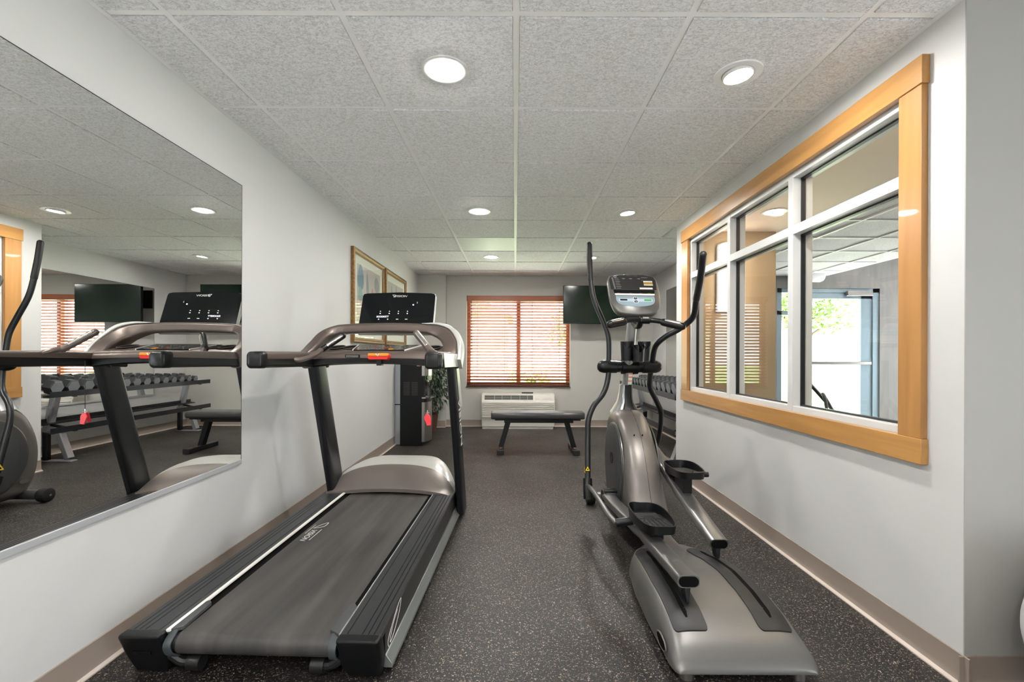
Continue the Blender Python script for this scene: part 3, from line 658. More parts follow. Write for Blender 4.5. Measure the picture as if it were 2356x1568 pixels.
for i, y in enumerate(yl):
    f = 1-i/13; hr = .046+.030*f**.9; hl = .055+.035*f; x0_, z0_ = 1.535, .714+hr*.86
    wd = ['large' , 'large', 'large', 'large', 'large'][0] if i < 5 else ('medium' if i < 10 else 'small')
    t = thing('hex_dumbbell', ('%s black hex dumbbell, %s from the near end of the rack' % (wd, ORD[i])) if i and i < 13 else ('%s black hex dumbbell at the %s end of the rack' % (wd, 'near' if i == 0 else 'far')), 'dumbbell', (1.68, y, z0_-hr*.86), 0, 'hex dumbbells on the rack')
    tilt = Matrix.Translation((1.68, y, z0_)) @ Matrix.Rotation(R(-11), 4, 'Y') @ Matrix.Translation((-1.68, -y, -z0_))
    def hexh(xa, xb):
        g = nb(); prf = [(hr*.86, xa), (hr, xa+.009), (hr, xb-.009), (hr*.86, xb)]
        lathe(g, prf, (0, y, z0_), 'X', 6, close=True)
        bmesh.ops.rotate(g, verts=g.verts, cent=(0, y, z0_), matrix=Matrix.Rotation(R(0), 3, 'X')); bmesh.ops.transform(g, matrix=tilt, verts=g.verts); return g
    obj('head', hexh(1.68-.06-hl, 1.68-.06), 'hexd', t, smooth=False, bevel=.002); obj('head', hexh(1.68+.06, 1.68+.06+hl), 'hexd', t, smooth=False, bevel=.002)
    g = lathe(nb(), [(hr*.86, -.0012), (hr*.86, .0003)], (1.62-hl, y, z0_), 'X', 6, close=True); bmesh.ops.transform(g, matrix=tilt, verts=g.verts); obj('end_face', g, 'hexend', t, smooth=False, label='grey hexagonal end face')
    g = cyl(nb(), (1.618, y, z0_), (1.742, y, z0_), .015, 12); bmesh.ops.transform(g, matrix=tilt, verts=g.verts); obj('handle', g, 'chrome', t)

# ------------------------------------------------------------------ exercise ball at the right edge
bm = nb(); bmesh.ops.create_uvsphere(bm, u_segments=64, v_segments=48, radius=.28)
for v in bm.verts:
    v.co *= 1-.003*abs(math.sin(9*math.atan2(v.co.z, math.hypot(v.co.x, v.co.y))))**8
bmesh.ops.translate(bm, verts=bm.verts, vec=(1.748, YC-.305, .28))
tag(obj('exercise_ball', bm, 'ball', ang=60), 'pale grey ribbed exercise ball cut off at the right picture edge', 'exercise ball')

# ------------------------------------------------------------------ treadmill (built in its own frame: x right, y towards the hood)
TR = thing('treadmill', 'black treadmill with bronze console hoop and grey hood beside the left wall', 'treadmill', (-.873, 1.50, 0), R(-1.9))
SL = .014
def dz(y): return SL*y
def T(name, bm, m, **k): return obj(name, bm, m, k.pop('parent', TR), local=True, **k)
def sheared(bm):
    for v in bm.verts: v.co.z += dz(v.co.y)
    return bm
DW = .431; ZT = .160; IN = .295
# side rails with grooved foot surfaces
for s in (-1, 1):
    g = nb(); xs_ = [IN, IN+.004, IN+.022, IN+.024, IN+.026, IN+.072, IN+.074, IN+.076, IN+.092, IN+.094, IN+.096, IN+.111, IN+.113, IN+.115, DW-.004, DW, DW, IN]
    zs_ = [ZT-.004, ZT, ZT, ZT-.004, ZT, ZT, ZT-.004, ZT, ZT, ZT-.004, ZT, ZT, ZT-.004, ZT, ZT, ZT-.004, ZT-.02, ZT-.02]
    loft(g, [[Vector((s*x, y, z)) for x, z in zip(xs_, zs_)] for y in (.028, 1.60)]); T('side_rail', sheared(g), mat('grooved_foot_rail', (.030, .032, .035), .34, metal=.25), smooth=False)
    g = nb(); box(g, min(s*.31, s*(DW-.001)), max(s*.31, s*(DW-.001)), .085, 1.98, .055, ZT-.021); T('side_panel', sheared(g), mat('dark_side_panel', (.030, .028, .027), .35, metal=.3))
    g = prism(nb(), [(s*.36, .085, .018), (s*(DW+.024), .085, .018), (s*(DW+.024), .085, .032), (s*(DW+.002), .085, .062), (s*.36, .085, .062)], (0, 1.69, 0)); T('base_rail', g, mat('grey_green_rail', (.27, .29, .28), .35, metal=.6), bevel=.002)
    # end cap: tapered moulding
    x0_, x1_ = (IN-.002, DW+.006)
    rings = []
    for (y, k) in ((.036, 1.0), (.008, 1.0), (-.002, .97), (-.008, .90)):
        cx = (x0_+x1_)/2; w2_ = (x1_-x0_)/2*k
        rings.append([Vector((s*x, y, z)) for x, z in ((cx-w2_, ZT+.002-(1-k)*.06), (cx+w2_*.93, ZT+.002-(1-k)*.06), (cx+w2_, ZT-.012), (cx+w2_*.98, .08), (cx+w2_*.80, .006+0), (cx-w2_*.75, .006+0), (cx-w2_, .05))])
    g = nb(); loft(g, rings)
    for v in g.verts: v.co.y += max(0, .16-v.co.z)*.40
    T('end_cap', g, 'black', bevel=.006, seg=3)
    if s < 0:
        T('cap_slot', bx(-.395, -.335, .0145, .03, .088, .099), 'gloss')
    g = nb(); tube(g, [(s*.30, .05, .075), (s*.26, .055, .045), (s*.225, .06, .040)], .016, 10); cyl(g, (s*.235, .06, .040), (s*.19, .06, .040), .026, 16); T('rear_wheel', g, 'softblack')
    for yf_ in (.12, 1.9): T('levelling_foot', cyl(nb(), (s*.375, yf_, .0), (s*.375, yf_, .03), .03, 16), 'softblack')
# belt around its rear roller
g = nb(); th = [(ZT-.006, 1.60), (ZT-.006, .06)]
prof = [(1.62, ZT-.010), (.052, ZT-.010)]+[(.050-.036*math.sin(a), ZT-.046+.036*math.cos(a)) for a in [R(180*k/14) for k in range(1, 15)]]+[(1.0, ZT-.082), (1.62, ZT-.082), (1.62, ZT-.080), (.052, ZT-.079)]
prof += [(.050-.033*math.sin(a), ZT-.046+.033*math.cos(a)) for a in [R(180*k/14) for k in range(13, 0, -1)]]+[(.052, ZT-.013), (1.62, ZT-.013)]
loft(g, [[Vector((x, a, b)) for a, b in prof] for x in (-.252, .268)]); T('running_belt', sheared(g), 'belt', ang=40)
T('deck_board', sheared(bx(-.30, .30, .09, 1.60, ZT-.04, ZT-.0145)), 'dark')
T('roller', cyl(nb(), (-.285, .05, ZT-.045), (.285, .05, ZT-.045), .031, 24), 'softblack')
T('rail_edge_strip', sheared(bx(-IN+.0, -IN+.013, .03, 1.60, ZT-.004, ZT+.0035)), 'mark', label='white edge strip along the left foot rail')
T('rail_edge_strip', sheared(bx(IN-.003, IN, .03, 1.60, ZT-.004, ZT+.001)), 'alu')
for s in (-1, 1):
    g = prism(nb(), [(s*(IN-.002), .03, ZT+.003), (s*(IN-.042), .055, ZT+.003), (s*(IN-.036), .20, ZT+.006), (s*(IN-.020), .215, ZT+.006), (s*(IN-.002), .19, ZT+.006)], (0, 0, -.014)); T('belt_guard', g, mat('belt_guard_plastic', (.05, .052, .054), .45), bevel=.002)
    g = nb(); tube(g, [(s*.276, .045, ZT-.005), (s*.277, .012, ZT-.035), (s*.276, .02, ZT-.07), (s*.274, .05, ZT-.095)], .013, 8, 6, ry=.004, up=(0, -1, .01), power=4); T('roller_guard', g, mat('dark_guard', (.05, .06, .065), .45))
# lettering on the belt: reads from the hood end to the near end
zb_ = ZT-.0098
def beltM(x, y): return Matrix.Translation((x, y, zb_+dz(y)+.0004)) @ Matrix.Rotation(math.atan(SL), 4, 'X') @ Matrix.Rotation(R(-90), 4, 'Z')
text('belt_lettering', 'VISION', .042, beltM(-.208, .845), 'mark', TR, local=True, ext=.0002, shear=.25, sx=1.05)
g = nb(); box(g, -.176, -.173, .78, .92, zb_+dz(.85)+.0002, zb_+dz(.85)+.0010); box(g, -.236, -.234, .86, .98, zb_+dz(.9)+.0002, zb_+dz(.9)+.0010)
tube(g, [(-.225, .93, zb_+.014), (-.180, .955, zb_+.0142), (-.178, 1.01, zb_+.0147), (-.20, .985, zb_+.0145), (-.222, .94, zb_+.014)], .0018, 6, 4, ry=.0004, up=(0, 0, 1)); T('belt_emblem', g, 'mark')
# side emblem on the right panel
g = nb(); xq = DW+.0004
tube(g, [(xq, .125, .060), (xq, .115, .095), (xq, .20, .140), (xq, .27, .158), (xq, .25, .120), (xq, .18, .080), (xq, .135, .075), (xq, .17, .115), (xq, .225, .14)], .0022, 6, 5, ry=.0006, up=(1, 0, 0)); T('side_emblem', g, 'mark')
# motor hood
HZ = [(1.40, .178), (1.49, .192), (1.55, .248), (1.62, .300), (1.70, .330), (1.85, .345), (2.00, .325), (2.06, .27), (2.09, .19)]
def hlin(tb, y):
    if y <= tb[0][0]: return tb[0][1]
    for (a, b), (c, d) in zip(tb, tb[1:]):
        if y <= c: return b+(d-b)*(y-a)/(c-a)
    return tb[-1][1]
def hzs(y): return sum(hlin(HZ, y+q) for q in (-.03, -.015, 0, .015, .03))/5
def hhw(y): return .425-.16*max(0, (y-1.60)/.45)**1.4
def hoodp(u, y, off=0):
    return (u*hhw(y), y, .165+(hzs(y)-.165)*(1-abs(u)**6)**.55*1.0+off)
def hoodz(x, y): return hoodp(x/hhw(y), y)[2]
def patch(ylo, yhi, nx=41, ny=18, off=0, skirt=None):
    g = nb(); V = []
    for j in range(ny+1):
        r_ = []
        for i in range(nx):
            u = math.sin((i/(nx-1)*2-1)*math.pi/2); y = ylo(u)+(yhi(u)-ylo(u))*j/ny; r_.append(g.verts.new(hoodp(u, y, off)))
        V.append(r_)
    for j in range(ny):
        for i in range(nx-1): g.faces.new((V[j][i], V[j][i+1], V[j+1][i+1], V[j+1][i]))
    if skirt is not None:
        fr = [g.verts.new((v.co.x, v.co.y+.002, v.co.z-skirt)) for v in V[0]]
        for i in range(nx-1): g.faces.new((fr[i], fr[i+1], V[0][i+1], V[0][i]))
    return g
edge = lambda u: 1.470+.035*(1-u**2)
band = lambda u: edge(u)+.085+.10*(1-abs(u)**2.4)
T('hood', patch(lambda u: edge(u)+.02, lambda u: 2.09, off=-.0035), 'hood', ang=50)
T('hood_band', patch(edge, band, off=.0, skirt=.022), mat('hood_band_bronze', (.185, .160, .142), .36, metal=.35, bump=(900, .05, .0005)), ang=50, label='bronze brown front band of the hood')
for s in (-1, 1):
    ysd = [1.48+.0615*k for k in range(11)]
    T('hood_side', loft(nb(), [[Vector((s*(hhw(y)-.010), y, .05)), Vector((s*(hhw(y)+.004), y, .05)), Vector((s*(hhw(y)+.004), y, .172)), Vector((s*(hhw(y)-.010), y, .172))] for y in ysd]), 'hood')
T('hood_front', bx(-.26, .26, 2.075, 2.09, .05, .18), 'hood')
g = nb(); tube(g, [hoodp(a, 1.86+b, -.001) for a, b in ((.12, 0), (.04, -.03), (-.06, -.03), (-.12, 0))], .003, 6, 4, ry=.001, up=(0, 0, 1)); T('hood_emblem', g, 'mark')
# uprights
for s in (-1, 1):
    b0, b1 = Vector((s*.460, 1.645, .03)), Vector((s*.444, 1.315, 1.03))
    if s < 0: b0.x, b1.x = -.388, -.392
    g = nb(); rings = []
    for t in (0, .5, 1):
        c = b0.lerp(b1, t); hw_ = .030 if s < 0 else .026; hd = .092-.010*t
        rings.append([Vector((c.x+a*hw_*2, c.y+b*hd*2, c.z)) for a, b in rpoly(1, 1, .28, 4)])
    loft(g, rings); T('upright', g, 'blackm', ang=50)
    xo = b0.x+s*.0275
    if s > 0:
        g = prism(nb(), [(.4735, 1.54, .75), (.4735, 1.445, .75), (.4710, 1.295, 1.02), (.4710, 1.39, 1.02)], (.004, 0, 0)); T('upright_cover', g, 'hood', bevel=.002, label='pale silver cover high on the right upright')
        d = (b1-b0).normalized(); text('upright_lettering', 'VISION', .085, frame_m((.4785, 1.44, .66), -d, Vector((0, .95, .3))), 'mark', TR, local=True, shear=.2, sx=1.25)
    g = nb(); cyl(g, (s*.405, 1.69, .085), (s*.455, 1.69, .085), .06, 24); T('upright_pivot', g, 'dsilver')
# handrail arms: black body, bronze upper shell, black end cap
for s in (-1, 1):
    def ax(y): t = (y-.64)/.70; return (-.362-.030*t) if s < 0 else (.474-.028*t)
    rings = []; shell = []; cap = []
    for y, w_, z0_, z1_, rr in ((.64, .034, 1.021, 1.098, .018), (1.05, .036, 1.015, 1.099, .018), (1.33, .036, 1.006, 1.090, .016), (1.44, .028, 1.0, 1.07, .012)):
        rings.append([Vector((ax(y)+a, y, (z0_+z1_)/2+b)) for a, b in rpoly(w_*2, z1_-z0_, rr, 4)])
        zm = z0_+.40*(z1_-z0_); shell.append([Vector((ax(y)+a, y, (zm+z1_)/2+.002+b)) for a, b in rpoly(w_*2+.003, z1_-zm, .017, 4)])
    T('handrail', loft(nb(), rings), 'black', ang=50)
    g = nb(); loft(g, [[p+Vector((0, .03, 0)) for p in shell[0]]]+shell[1:]); T('handrail_shell', g, 'bronze', ang=50, label='bronze upper half of the handrail')
    for y, w_, h_, rr in ((.618, .026, .056, .012), (.622, .034, .070, .016), (.632, .038, .080, .018), (.672, .038, .082, .018)): cap.append([Vector((ax(y)+a, y, 1.0595+b)) for a, b in rpoly(w_*2, h_, rr, 4)])
    T('handrail_end', loft(nb(), cap), 'black', ang=50)
    if s > 0: T('handrail_panel', prism(nb(), [(ax(.74)+.0365, .74, 1.024), (ax(.74)+.0365, .71, 1.095), (ax(1.3)+.0365, 1.30, 1.090), (ax(1.3)+.0365, 1.33, 1.012)], (.004, 0, 0)), 'hood', bevel=.003, label='pale silver outer panel of the right handrail')
# console hoop
hp = [(-.398, 1.18, 1.050), (-.400, 1.24, 1.078), (-.396, 1.31, 1.125), (-.372, 1.38, 1.190), (-.318, 1.43, 1.232), (-.235, 1.455, 1.248), (0, 1.46, 1.256), (.22, 1.455, 1.252), (.32, 1.44, 1.238), (.392, 1.41, 1.205), (.432, 1.36, 1.15), (.445, 1.30, 1.09), (.445, 1.26, 1.03)]
g = nb(); tube(g, hp, .045, 20, 7, ry=.030, up=None, power=3.2)
g.free(); g = nb(); P_ = spline(hp, 7); n_ = len(P_); rings = []
for i in range(n_):
    t_ = (P_[min(i+1, n_-1)]-P_[max(i-1, 0)]).normalized(); yv = Vector((0, 1, .0)); a_ = (yv-t_*yv.dot(t_)).normalized(); b_ = t_.cross(a_)
    k_ = .062+.030*max(0, min(1, (P_[i].x-.28)/.12)); rings.append([P_[i]+a_*p+b_*q for p, q in rpoly(.105, k_, .018, 4)])
loft(g, rings); T('console_hoop', g, 'bronze', ang=50)
g = nb(); rings = []
for i in range(n_):
    if P_[i].x < .24: continue
    t_ = (P_[min(i+1, n_-1)]-P_[max(i-1, 0)]).normalized(); yv = Vector((0, 1, .0)); a_ = (yv-t_*yv.dot(t_)).normalized(); o_ = t_.cross(a_); o_ = o_ if o_.x+o_.z > 0 else -o_
    f_ = max(0, min(1, (P_[i].x-.24)/.16)); k_ = .062+.030*max(0, min(1, (P_[i].x-.28)/.12)); th_ = .004+.020*f_
    rings.append([P_[i]+o_*(k_/2-.002+th_/2)+a_*p+o_*q for p, q in rpoly(.108, th_, min(.008, th_*.45), 4)])
loft(g, rings); T('hoop_cover', g, 'hood', ang=50, label='pale silver outer cover of the hoop')
# console tray
g = nb(); rings = []
for i in range(17):
    x = -.395+.825*i/16; c = (1-((x-.018)/.412)**2); yf = 1.17+.02*abs((x-.018)/.412)**3; zf = 1.043+.010*c
    rings.append([Vector((x, y, z)) for y, z in ((yf+.03, 1.012+.022*c), (yf, 1.018+.026*c), (yf-.006, zf+.022), (yf+.002, zf+.042), (yf+.02, zf+.052), (1.42, 1.140), (1.46, 1.135), (1.50, 1.10), (1.48, 1.03))])
loft(g, rings); T('console_tray', g, 'bronze', ang=40)
g = nb(); rings = []
for i in range(17):
    x = -.397+.829*i/16; c = (1-((x-.0175)/.4145)**2); yf = 1.17+.02*abs((x-.0175)/.4145)**3; zf = 1.043+.010*c
    rings.append([Vector((x, y, z)) for y, z in ((yf+.025, 1.008+.022*c), (yf-.004, 1.014+.026*c), (yf-.010, zf+.012), (yf+.0, zf+.012), (yf+.05, zf)) ])
loft(g, rings); T('console_lip', g, 'black', ang=40)
TM = frame_m((.03, 1.305, 1.1228), (1, 0, 0), (0, .23, .035))
g = nb(); 
pts = [(-.150, -.10), (.150, -.10), (.200, .13), (-.200, .13)]
prism(g, [TM @ Vector((a, b, -.006)) for a, b in pts], TM.to_3x3() @ Vector((0, 0, .0115))); T('keypad', g, 'gloss')
for s in (-1, 1): T('keypad_border', prism(nb(), [TM @ Vector((s*a, b, .0)) for a, b in ((.152, -.10), (.157, -.10), (.207, .13), (.202, .13))], TM.to_3x3() @ Vector((0, 0, .0075))), 'mark')
g = nb(); random.seed(5)
for i in range(16):
    for j in range(3):
        if random.random() < .6: a, b = -.13+i*.0175, -.06+j*.05; prism(g, [TM @ Vector((a+u, b+v, .006)) for u, v in rpoly(.009, .012, .003, 2)], TM.to_3x3() @ Vector((0, 0, .0012)))
T('key', g, 'grey')['kind'] = 'stuff'
T('start_key', prism(nb(), [TM @ Vector((.065+u, -.07+v, .006)) for u, v in rpoly(.028, .028, .004, 2)], TM.to_3x3() @ Vector((0, 0, .002))), 'orange')
T('stop_key', prism(nb(), [TM @ Vector((.018+u, -.03+v, .006)) for u, v in rpoly(.014, .014, .003, 2)], TM.to_3x3() @ Vector((0, 0, .002))), 'red')
for x in (-.30, .30, -.215, ):
    g = nb(); tube(g, [TM @ Vector((x+.042*math.cos(t), .03+.07*math.sin(t), .004)) for t in [2*math.pi*k/16 for k in range(17)]], .003, 6, 1); T('cup_holder_rim', g, 'bronze')
    T('cup_holder', prism(nb(), [TM @ Vector((x+.04*math.cos(t), .03+.068*math.sin(t), .001)) for t in [2*math.pi*k/20 for k in range(20)]], (0, 0, .0015)), 'dark')
# emergency stop
g = nb(); loft(g, [[Vector((.05+a, y+.07, 1.073+b)) for a, b in rpoly(w_, h_, .012, 4)] for y, w_, h_ in ((1.10, .128, .036), (1.075, .128, .036), (1.062, .116, .028))]); T('emergency_stop', g, 'red', ang=40, label='red emergency stop block')
g = nb(); loft(g, [[Vector((.05+a, y+.07, 1.084+b)) for a, b in rpoly(w_, h_, .005, 4)] for y, w_, h_ in ((1.08, .118, .018), (1.064, .118, .018), (1.058, .106, .010))]); T('stop_top', g, 'orange', ang=40, label='orange top of the stop block')
T('stop_symbol', text_m := tube(nb(), [(.040, 1.125, 1.090), (.048, 1.125, 1.081), (.060, 1.125, 1.091), (.052, 1.125, 1.076)], .0018, 6, 4), 'mark')
T('stop_bracket', bx(.036, .064, 1.15, 1.19, 1.022, 1.057), 'black')
T('caution_label', bx(-.150, -.065, 1.158, 1.17, 1.067, 1.085), 'gloss')
g = nb()
for z in (1.079, 1.0745, 1.070): box(g, -.145, -.073, 1.1572, 1.1585, z, z+.0014)
T('caution_lines', g, mat('dim_print', (.4, .4, .38), .6))
# pulse grips
for s in (-1, 1):
    g = nb(); tube(g, [(-.355, .95, 1.062), (-.325, .98, 1.056), (-.290, 1.05, 1.078), (-.262, 1.13, 1.122)] if s < 0 else [(.46, .90, 1.075), (.42, .93, 1.095), (.39, .97, 1.112)], .014, 14); T('grip_elbow', g, 'bronze')
    a, b = (Vector((-.268, 1.12, 1.115)), Vector((-.190, 1.22, 1.195))) if s < 0 else (Vector((.385, .975, 1.110)), Vector((.290, 1.06, 1.205)))
    g = nb(); tube(g, [a, a.lerp(b, .5), b], .0185, 16, 3, dome=True); T('pulse_grip', g, 'black' if s < 0 else 'bronze')
    d = (b-a); n1 = Vector((.75 if s < 0 else -.2, -.6, .62)); n1 = (n1-d*n1.dot(d)/d.length_squared).normalized()
    g = nb(); tube(g, [a.lerp(b, .22)+n1*.0065, a.lerp(b, .5)+n1*.0065, a.lerp(b, .92)+n1*.0065], .0135, 12, 3, dome=True); T('grip_sensor', g, 'chrome', label='chrome pulse plate')
# display
c_ = Vector((.036, 1.565, 1.372)); DM = frame_m(c_, (1, 0, 0), (0, .36, .93))
outl = [(-.250, -.16), (.250, -.16), (.250, .118), (.244, .132), (.22, .138), (0, .146), (-.22, .138), (-.244, .132), (-.250, .118)]
g = prism(nb(), [DM @ Vector((a, b, -.035)) for a, b in outl], DM.to_3x3() @ Vector((0, 0, .035))); T('display', g, 'hood', bevel=.005)
g = prism(nb(), [DM @ Vector((a*.985, b*.985-.001, 0)) for a, b in outl], DM.to_3x3() @ Vector((0, 0, .003))); T('display_glass', g, 'gloss', label='glossy black display face')
def DTm(a, b): return DM @ Matrix.Translation((a, b, .0034))
text('display_brand', 'VISION', .020, DTm(.010, .113), 'mark', TR, local=True, shear=.3, sx=1.35)
g = nb(); tube(g, [DM @ Vector(p) for p in ((-.022, .106, .0036), (-.045, .123, .0036), (-.020, .120, .0036), (-.036, .110, .0036), (-.030, .104, .0036))], .0015, 6, 4, ry=.0004, up=DM.to_3x3() @ Vector((0, 0, 1))); T('display_emblem', g, 'mark')
text('led_text', 'SGOOKETT', .017, DTm(-.095, -.040), 'ledw', TR, local=True, sx=.92, shear=.1)
for i in range(4):
    x = -.113+i*.0605
    for z, r_ in ((.000, .0040), (-.016, .0048), (-.058, .0048)):
        if z == -.058 and i > 1: g = box(nb(), x-.011, x+.005, z-.0022, z+.0022, .0030, .0042, DM)
        else: g = prism(nb(), [DM @ Vector((x-(0 if z > -.05 else .006)+r_*math.cos(t), z+r_*.8*math.sin(t), .0028)) for t in [2*math.pi*k/10 for k in range(10)]], DM.to_3x3() @ Vector((0, 0, .0012)))
        T('display_icon', g, 'icon')
text('led_digit', '2', .016, DTm(.128, .064), 'icon', TR, local=True)
T('heart_icon', prism(nb(), [DM @ Vector((.103+.005*math.cos(t), .048+.005*math.sin(t), .0028)) for t in [2*math.pi*k/8 for k in range(8)]], DM.to_3x3() @ Vector((0, 0, .0012))), 'ledw')
g = nb(); box(g, -.20, .24, 1.46, 1.53, 1.228, 1.262); T('display_mount', g, 'black', bevel=.004)

# safety clip hanging by its cord from the right handrail
SCL = thing('safety_clip', 'red safety clip hanging on a black cord below the right treadmill handrail', 'clip', (-.485, 2.557, .70))
g = nb(); tube(g, [(-.485, 2.557, 1.045), (-.485, 2.557, .90), (-.486, 2.557, .776)], .0016, 6, 2); obj('cord', g, 'softblack', SCL)
g = nb(); tube(g, [(-.486+.012*math.cos(t), 2.557+.010*math.sin(t), .763) for t in [2*math.pi*k/14 for k in range(15)]], .0012, 6, 1); tube(g, [(-.486, 2.557, .778), (-.486, 2.557, .755)], .003, 8, 1); obj('ring', g, 'chrome', SCL)
g = nb(); prism(g, [(-.486-.010, 2.548, .755), (-.486+.006, 2.548, .757), (-.486+.019, 2.548, .740), (-.464, 2.548, .694), (-.488, 2.548, .692), (-.505, 2.548, .736)], (0, .008, 0)); obj('clip_jaw', g, 'redclip', SCL, bevel=.002)
g = nb(); prism(g, [(-.500, 2.560, .757), (-.485, 2.560, .755), (-.470, 2.585, .70), (-.490, 2.585, .70)], (0, .008, 0)); obj('clip_jaw', g, 'redclip', SCL, bevel=.002)

# ------------------------------------------------------------------ elliptical trainer
EL = thing('elliptical_trainer', 'silver-grey elliptical trainer with curved black handlebars in front of the interior window', 'elliptical trainer', (.78, 2.45, 0))
def E_(name, bm, m, **k): return obj(name, bm, m, k.pop('parent', EL), **k)
CX = .775
ZP = [(1.512, .052), (1.525, .070), (1.56, .096), (1.61, .121), (1.70, .152), (1.80, .167), (1.95, .172), (2.08, .160), (2.20, .138), (2.30, .122), (2.38, .110)]
WP = [(1.512, .228), (1.525, .240), (1.56, .247), (1.8, .250), (2.0, .245), (2.2, .225), (2.3, .190), (2.38, .13)]
def itp(tb, y):
    if y <= tb[0][0]: return tb[0][1]
    for (a, b), (c, d) in zip(tb, tb[1:]):
        if y <= c: t = (y-a)/(c-a); return b+(d-b)*(t*t*(3-2*t)*.4+t*.6)
    return tb[-1][1]
NS, MS = 9, 2.3; ZB = .038
def bz(x, y):
    u = min(.999, abs(x-CX)/itp(WP, y)); return ZB+(itp(ZP, y)-ZB)*(1-u**NS)**(1/MS)
ysn = [1.512, 1.516, 1.525, 1.54, 1.56]+[1.60+.04*i for i in range(18)]+[2.32, 2.35, 2.38]
g = nb(); rings = []
for y in ysn:
    w_, h_ = itp(WP, y), itp(ZP, y)-ZB; rg = []
    for k in range(41):
        t = math.pi*k/40; c, s_ = math.cos(t), math.sin(t); rg.append(Vector((CX+w_*math.copysign(abs(c)**(2/NS), c), y, ZB+h_*abs(s_)**(2/MS))))
    rings.append(rg)
loft(g, rings); E_('rear_base', g, 'silver', ang=50)
for s in (-1, 1):
    # black track pad with slot
    def edge_x(y, k):     # k -1 inner, +1 outer
        c = CX+s*(.150 if y < 1.9 else .150-.03*((y-1.9)/.4)**1.5); hw_ = .060 if s < 0 else .058
        return c+s*k*hw_
    g = nb(); V = []
    y0_, y1_ = 1.612, 2.29
    yp = [(y0_, .80), (y0_+.003, .88), (y0_+.008, .945), (y0_+.015, .985), (y0_+.025, 1)]+[(y0_+.045+(y1_-y0_-.10)*q/26, 1) for q in range(27)]+[(y1_-.035, .93), (y1_-.018, .80), (y1_-.006, .58), (y1_, .35)]
    for y, pin in yp:
        row = []
        for k in (-1, -.6, -.2, .2, .6, 1):
            x = edge_x(y, k*pin); row.append(g.verts.new((x, y, bz(x, y)+.004)))
        V.append(row)
    for j in range(len(V)-1):
        for i in range(5): g.faces.new((V[j][i], V[j][i+1], V[j+1][i+1], V[j+1][i]))
    r_ = bmesh.ops.extrude_face_region(g, geom=g.faces[:]); 
    for v in [q for q in r_['geom'] if isinstance(q, bmesh.types.BMVert)]: v.co.z -= .006
    E_('track_pad', g, 'softblack', ang=50)
    g = nb(); V = []
    for j in range(25):
        y = 1.66+(2.235-1.66)*j/24; c = edge_x(y, 0)+s*.002; pn = .45 if j in (0, 24) else 1
        V.append([g.verts.new((c+q*.0085*pn, y, bz(c, y)+.0047)) for q in (-1, 1)])
    for j in range(24): g.faces.new((V[j][0], V[j][1], V[j+1][1], V[j+1][0]))
    E_('track_slot', g, 'dark', smooth=False)
for x, y in ((.585, 1.56), (.965, 1.56), (.6, 2.2), (.95, 2.2)): E_('levelling_foot', cyl(nb(), (x, y, 0), (x, y, .038), .026, 20), 'steel')
g = nb(); tube(g, [(CX-.2493, 1.64+.05*math.cos(t), .070+.022*math.sin(t)) for t in [2*math.pi*k/20 for k in range(21)]], .003, 6, 1); E_('side_badge', g, 'shroud')
E_('badge_insert', prism(nb(), [(CX-.2485, 1.64+.046*math.cos(t), .070+.018*math.sin(t)) for t in [2*math.pi*k/20 for k in range(20)]], (-.003, 0, 0)), 'dark')
# centre spine to the shroud
g = nb(); rings = []
for y, w_, h_ in ((2.28, .10, .125), (2.38, .075, .13), (2.50, .065, .14), (2.64, .075, .19), (2.72, .09, .30)):
    rings.append([Vector((CX+a, y, max(.03, .03+(h_-.03)*(b+.5)))) for a, b in rpoly(w_*2, 1, .045*1, 4) for b in [b]] if False else [Vector((CX+a, y, .03+(h_-.03)*(b/.2+.5))) for a, b in rpoly(w_*2, .2, .05, 5)])
loft(g, rings); E_('centre_spine', g, 'shroud', ang=50)
# flywheel shroud: outline in the Y-Z plane, rounded across X
def outline(k):
    P = [(3.28, .705), (3.36, .64), (3.43, .50), (3.455, .36), (3.44, .22), (3.39, .10), (3.30, .045), (3.0, .04), (2.66, .045), (2.55, .07), (2.565, .14), (2.66, .27), (2.73, .40), (2.82, .53), (2.93, .63), (3.05, .695), (3.15, .715)]
    c = Vector((0, 3.06, .37)); out = []
    for p in spline([(0, a, b) for a, b in P]+[(0, *P[0])], 4)[:-1]: v = p-c; L = v.length; out.append(c+v*((L-k)/L))
    return out
g = nb(); rings = []
for x, k in ((-.108, .075), (-.102, .045), (-.088, .020), (-.065, .006), (-.03, .0), (.03, .0), (.065, .006), (.088, .020), (.102, .045), (.108, .075)):
    rings.append([Vector((CX+x, p.y, p.z)) for p in outline(k)])
loft(g, rings); E_('flywheel_shroud', g, 'shroud', ang=50)
for s in (-1, 1):
    E_('side_disc', lathe(nb(), [(.265, 0), (.262, s*.012), (.245, s*.017), (.06, s*.020), (.001, s*.020)], (CX+s*.105, 3.08, .365), 'X', 64), mat('dark_disc', (.075, .077, .08), .38, metal=.3), ang=40)
    E_('disc_rim', lathe(nb(), [(.272, 0), (.272, s*.006), (.264, s*.009), (.263, 0)], (CX+s*.1055, 3.08, .365), 'X', 64), 'tube')
    g = nb(); lathe(g, [(.038, 0), (.038, s*.004), (.001, s*.004)], (CX+s*.1245, 3.08, .40), 'X', 24); E_('hub_badge', g, 'gloss')
for x in (.745, .795): E_('screw', cyl(nb(), (x, 2.868, .585), (x, 2.860, .592), .004, 10), 'dark')
g = nb(); tube(g, [(CX+.012, p.y, p.z) for p in outline(-.0005)[4:200] if p.y < 3.3 and p.z > .05 and p.y < 3.2][::2], .0009, 5, 1); E_('seam', g, 'dark')
oval = [(CX-.1195, 3.31+.034*math.cos(t), .165+.017*math.sin(t)) for t in [2*math.pi*k/20 for k in range(20)]]
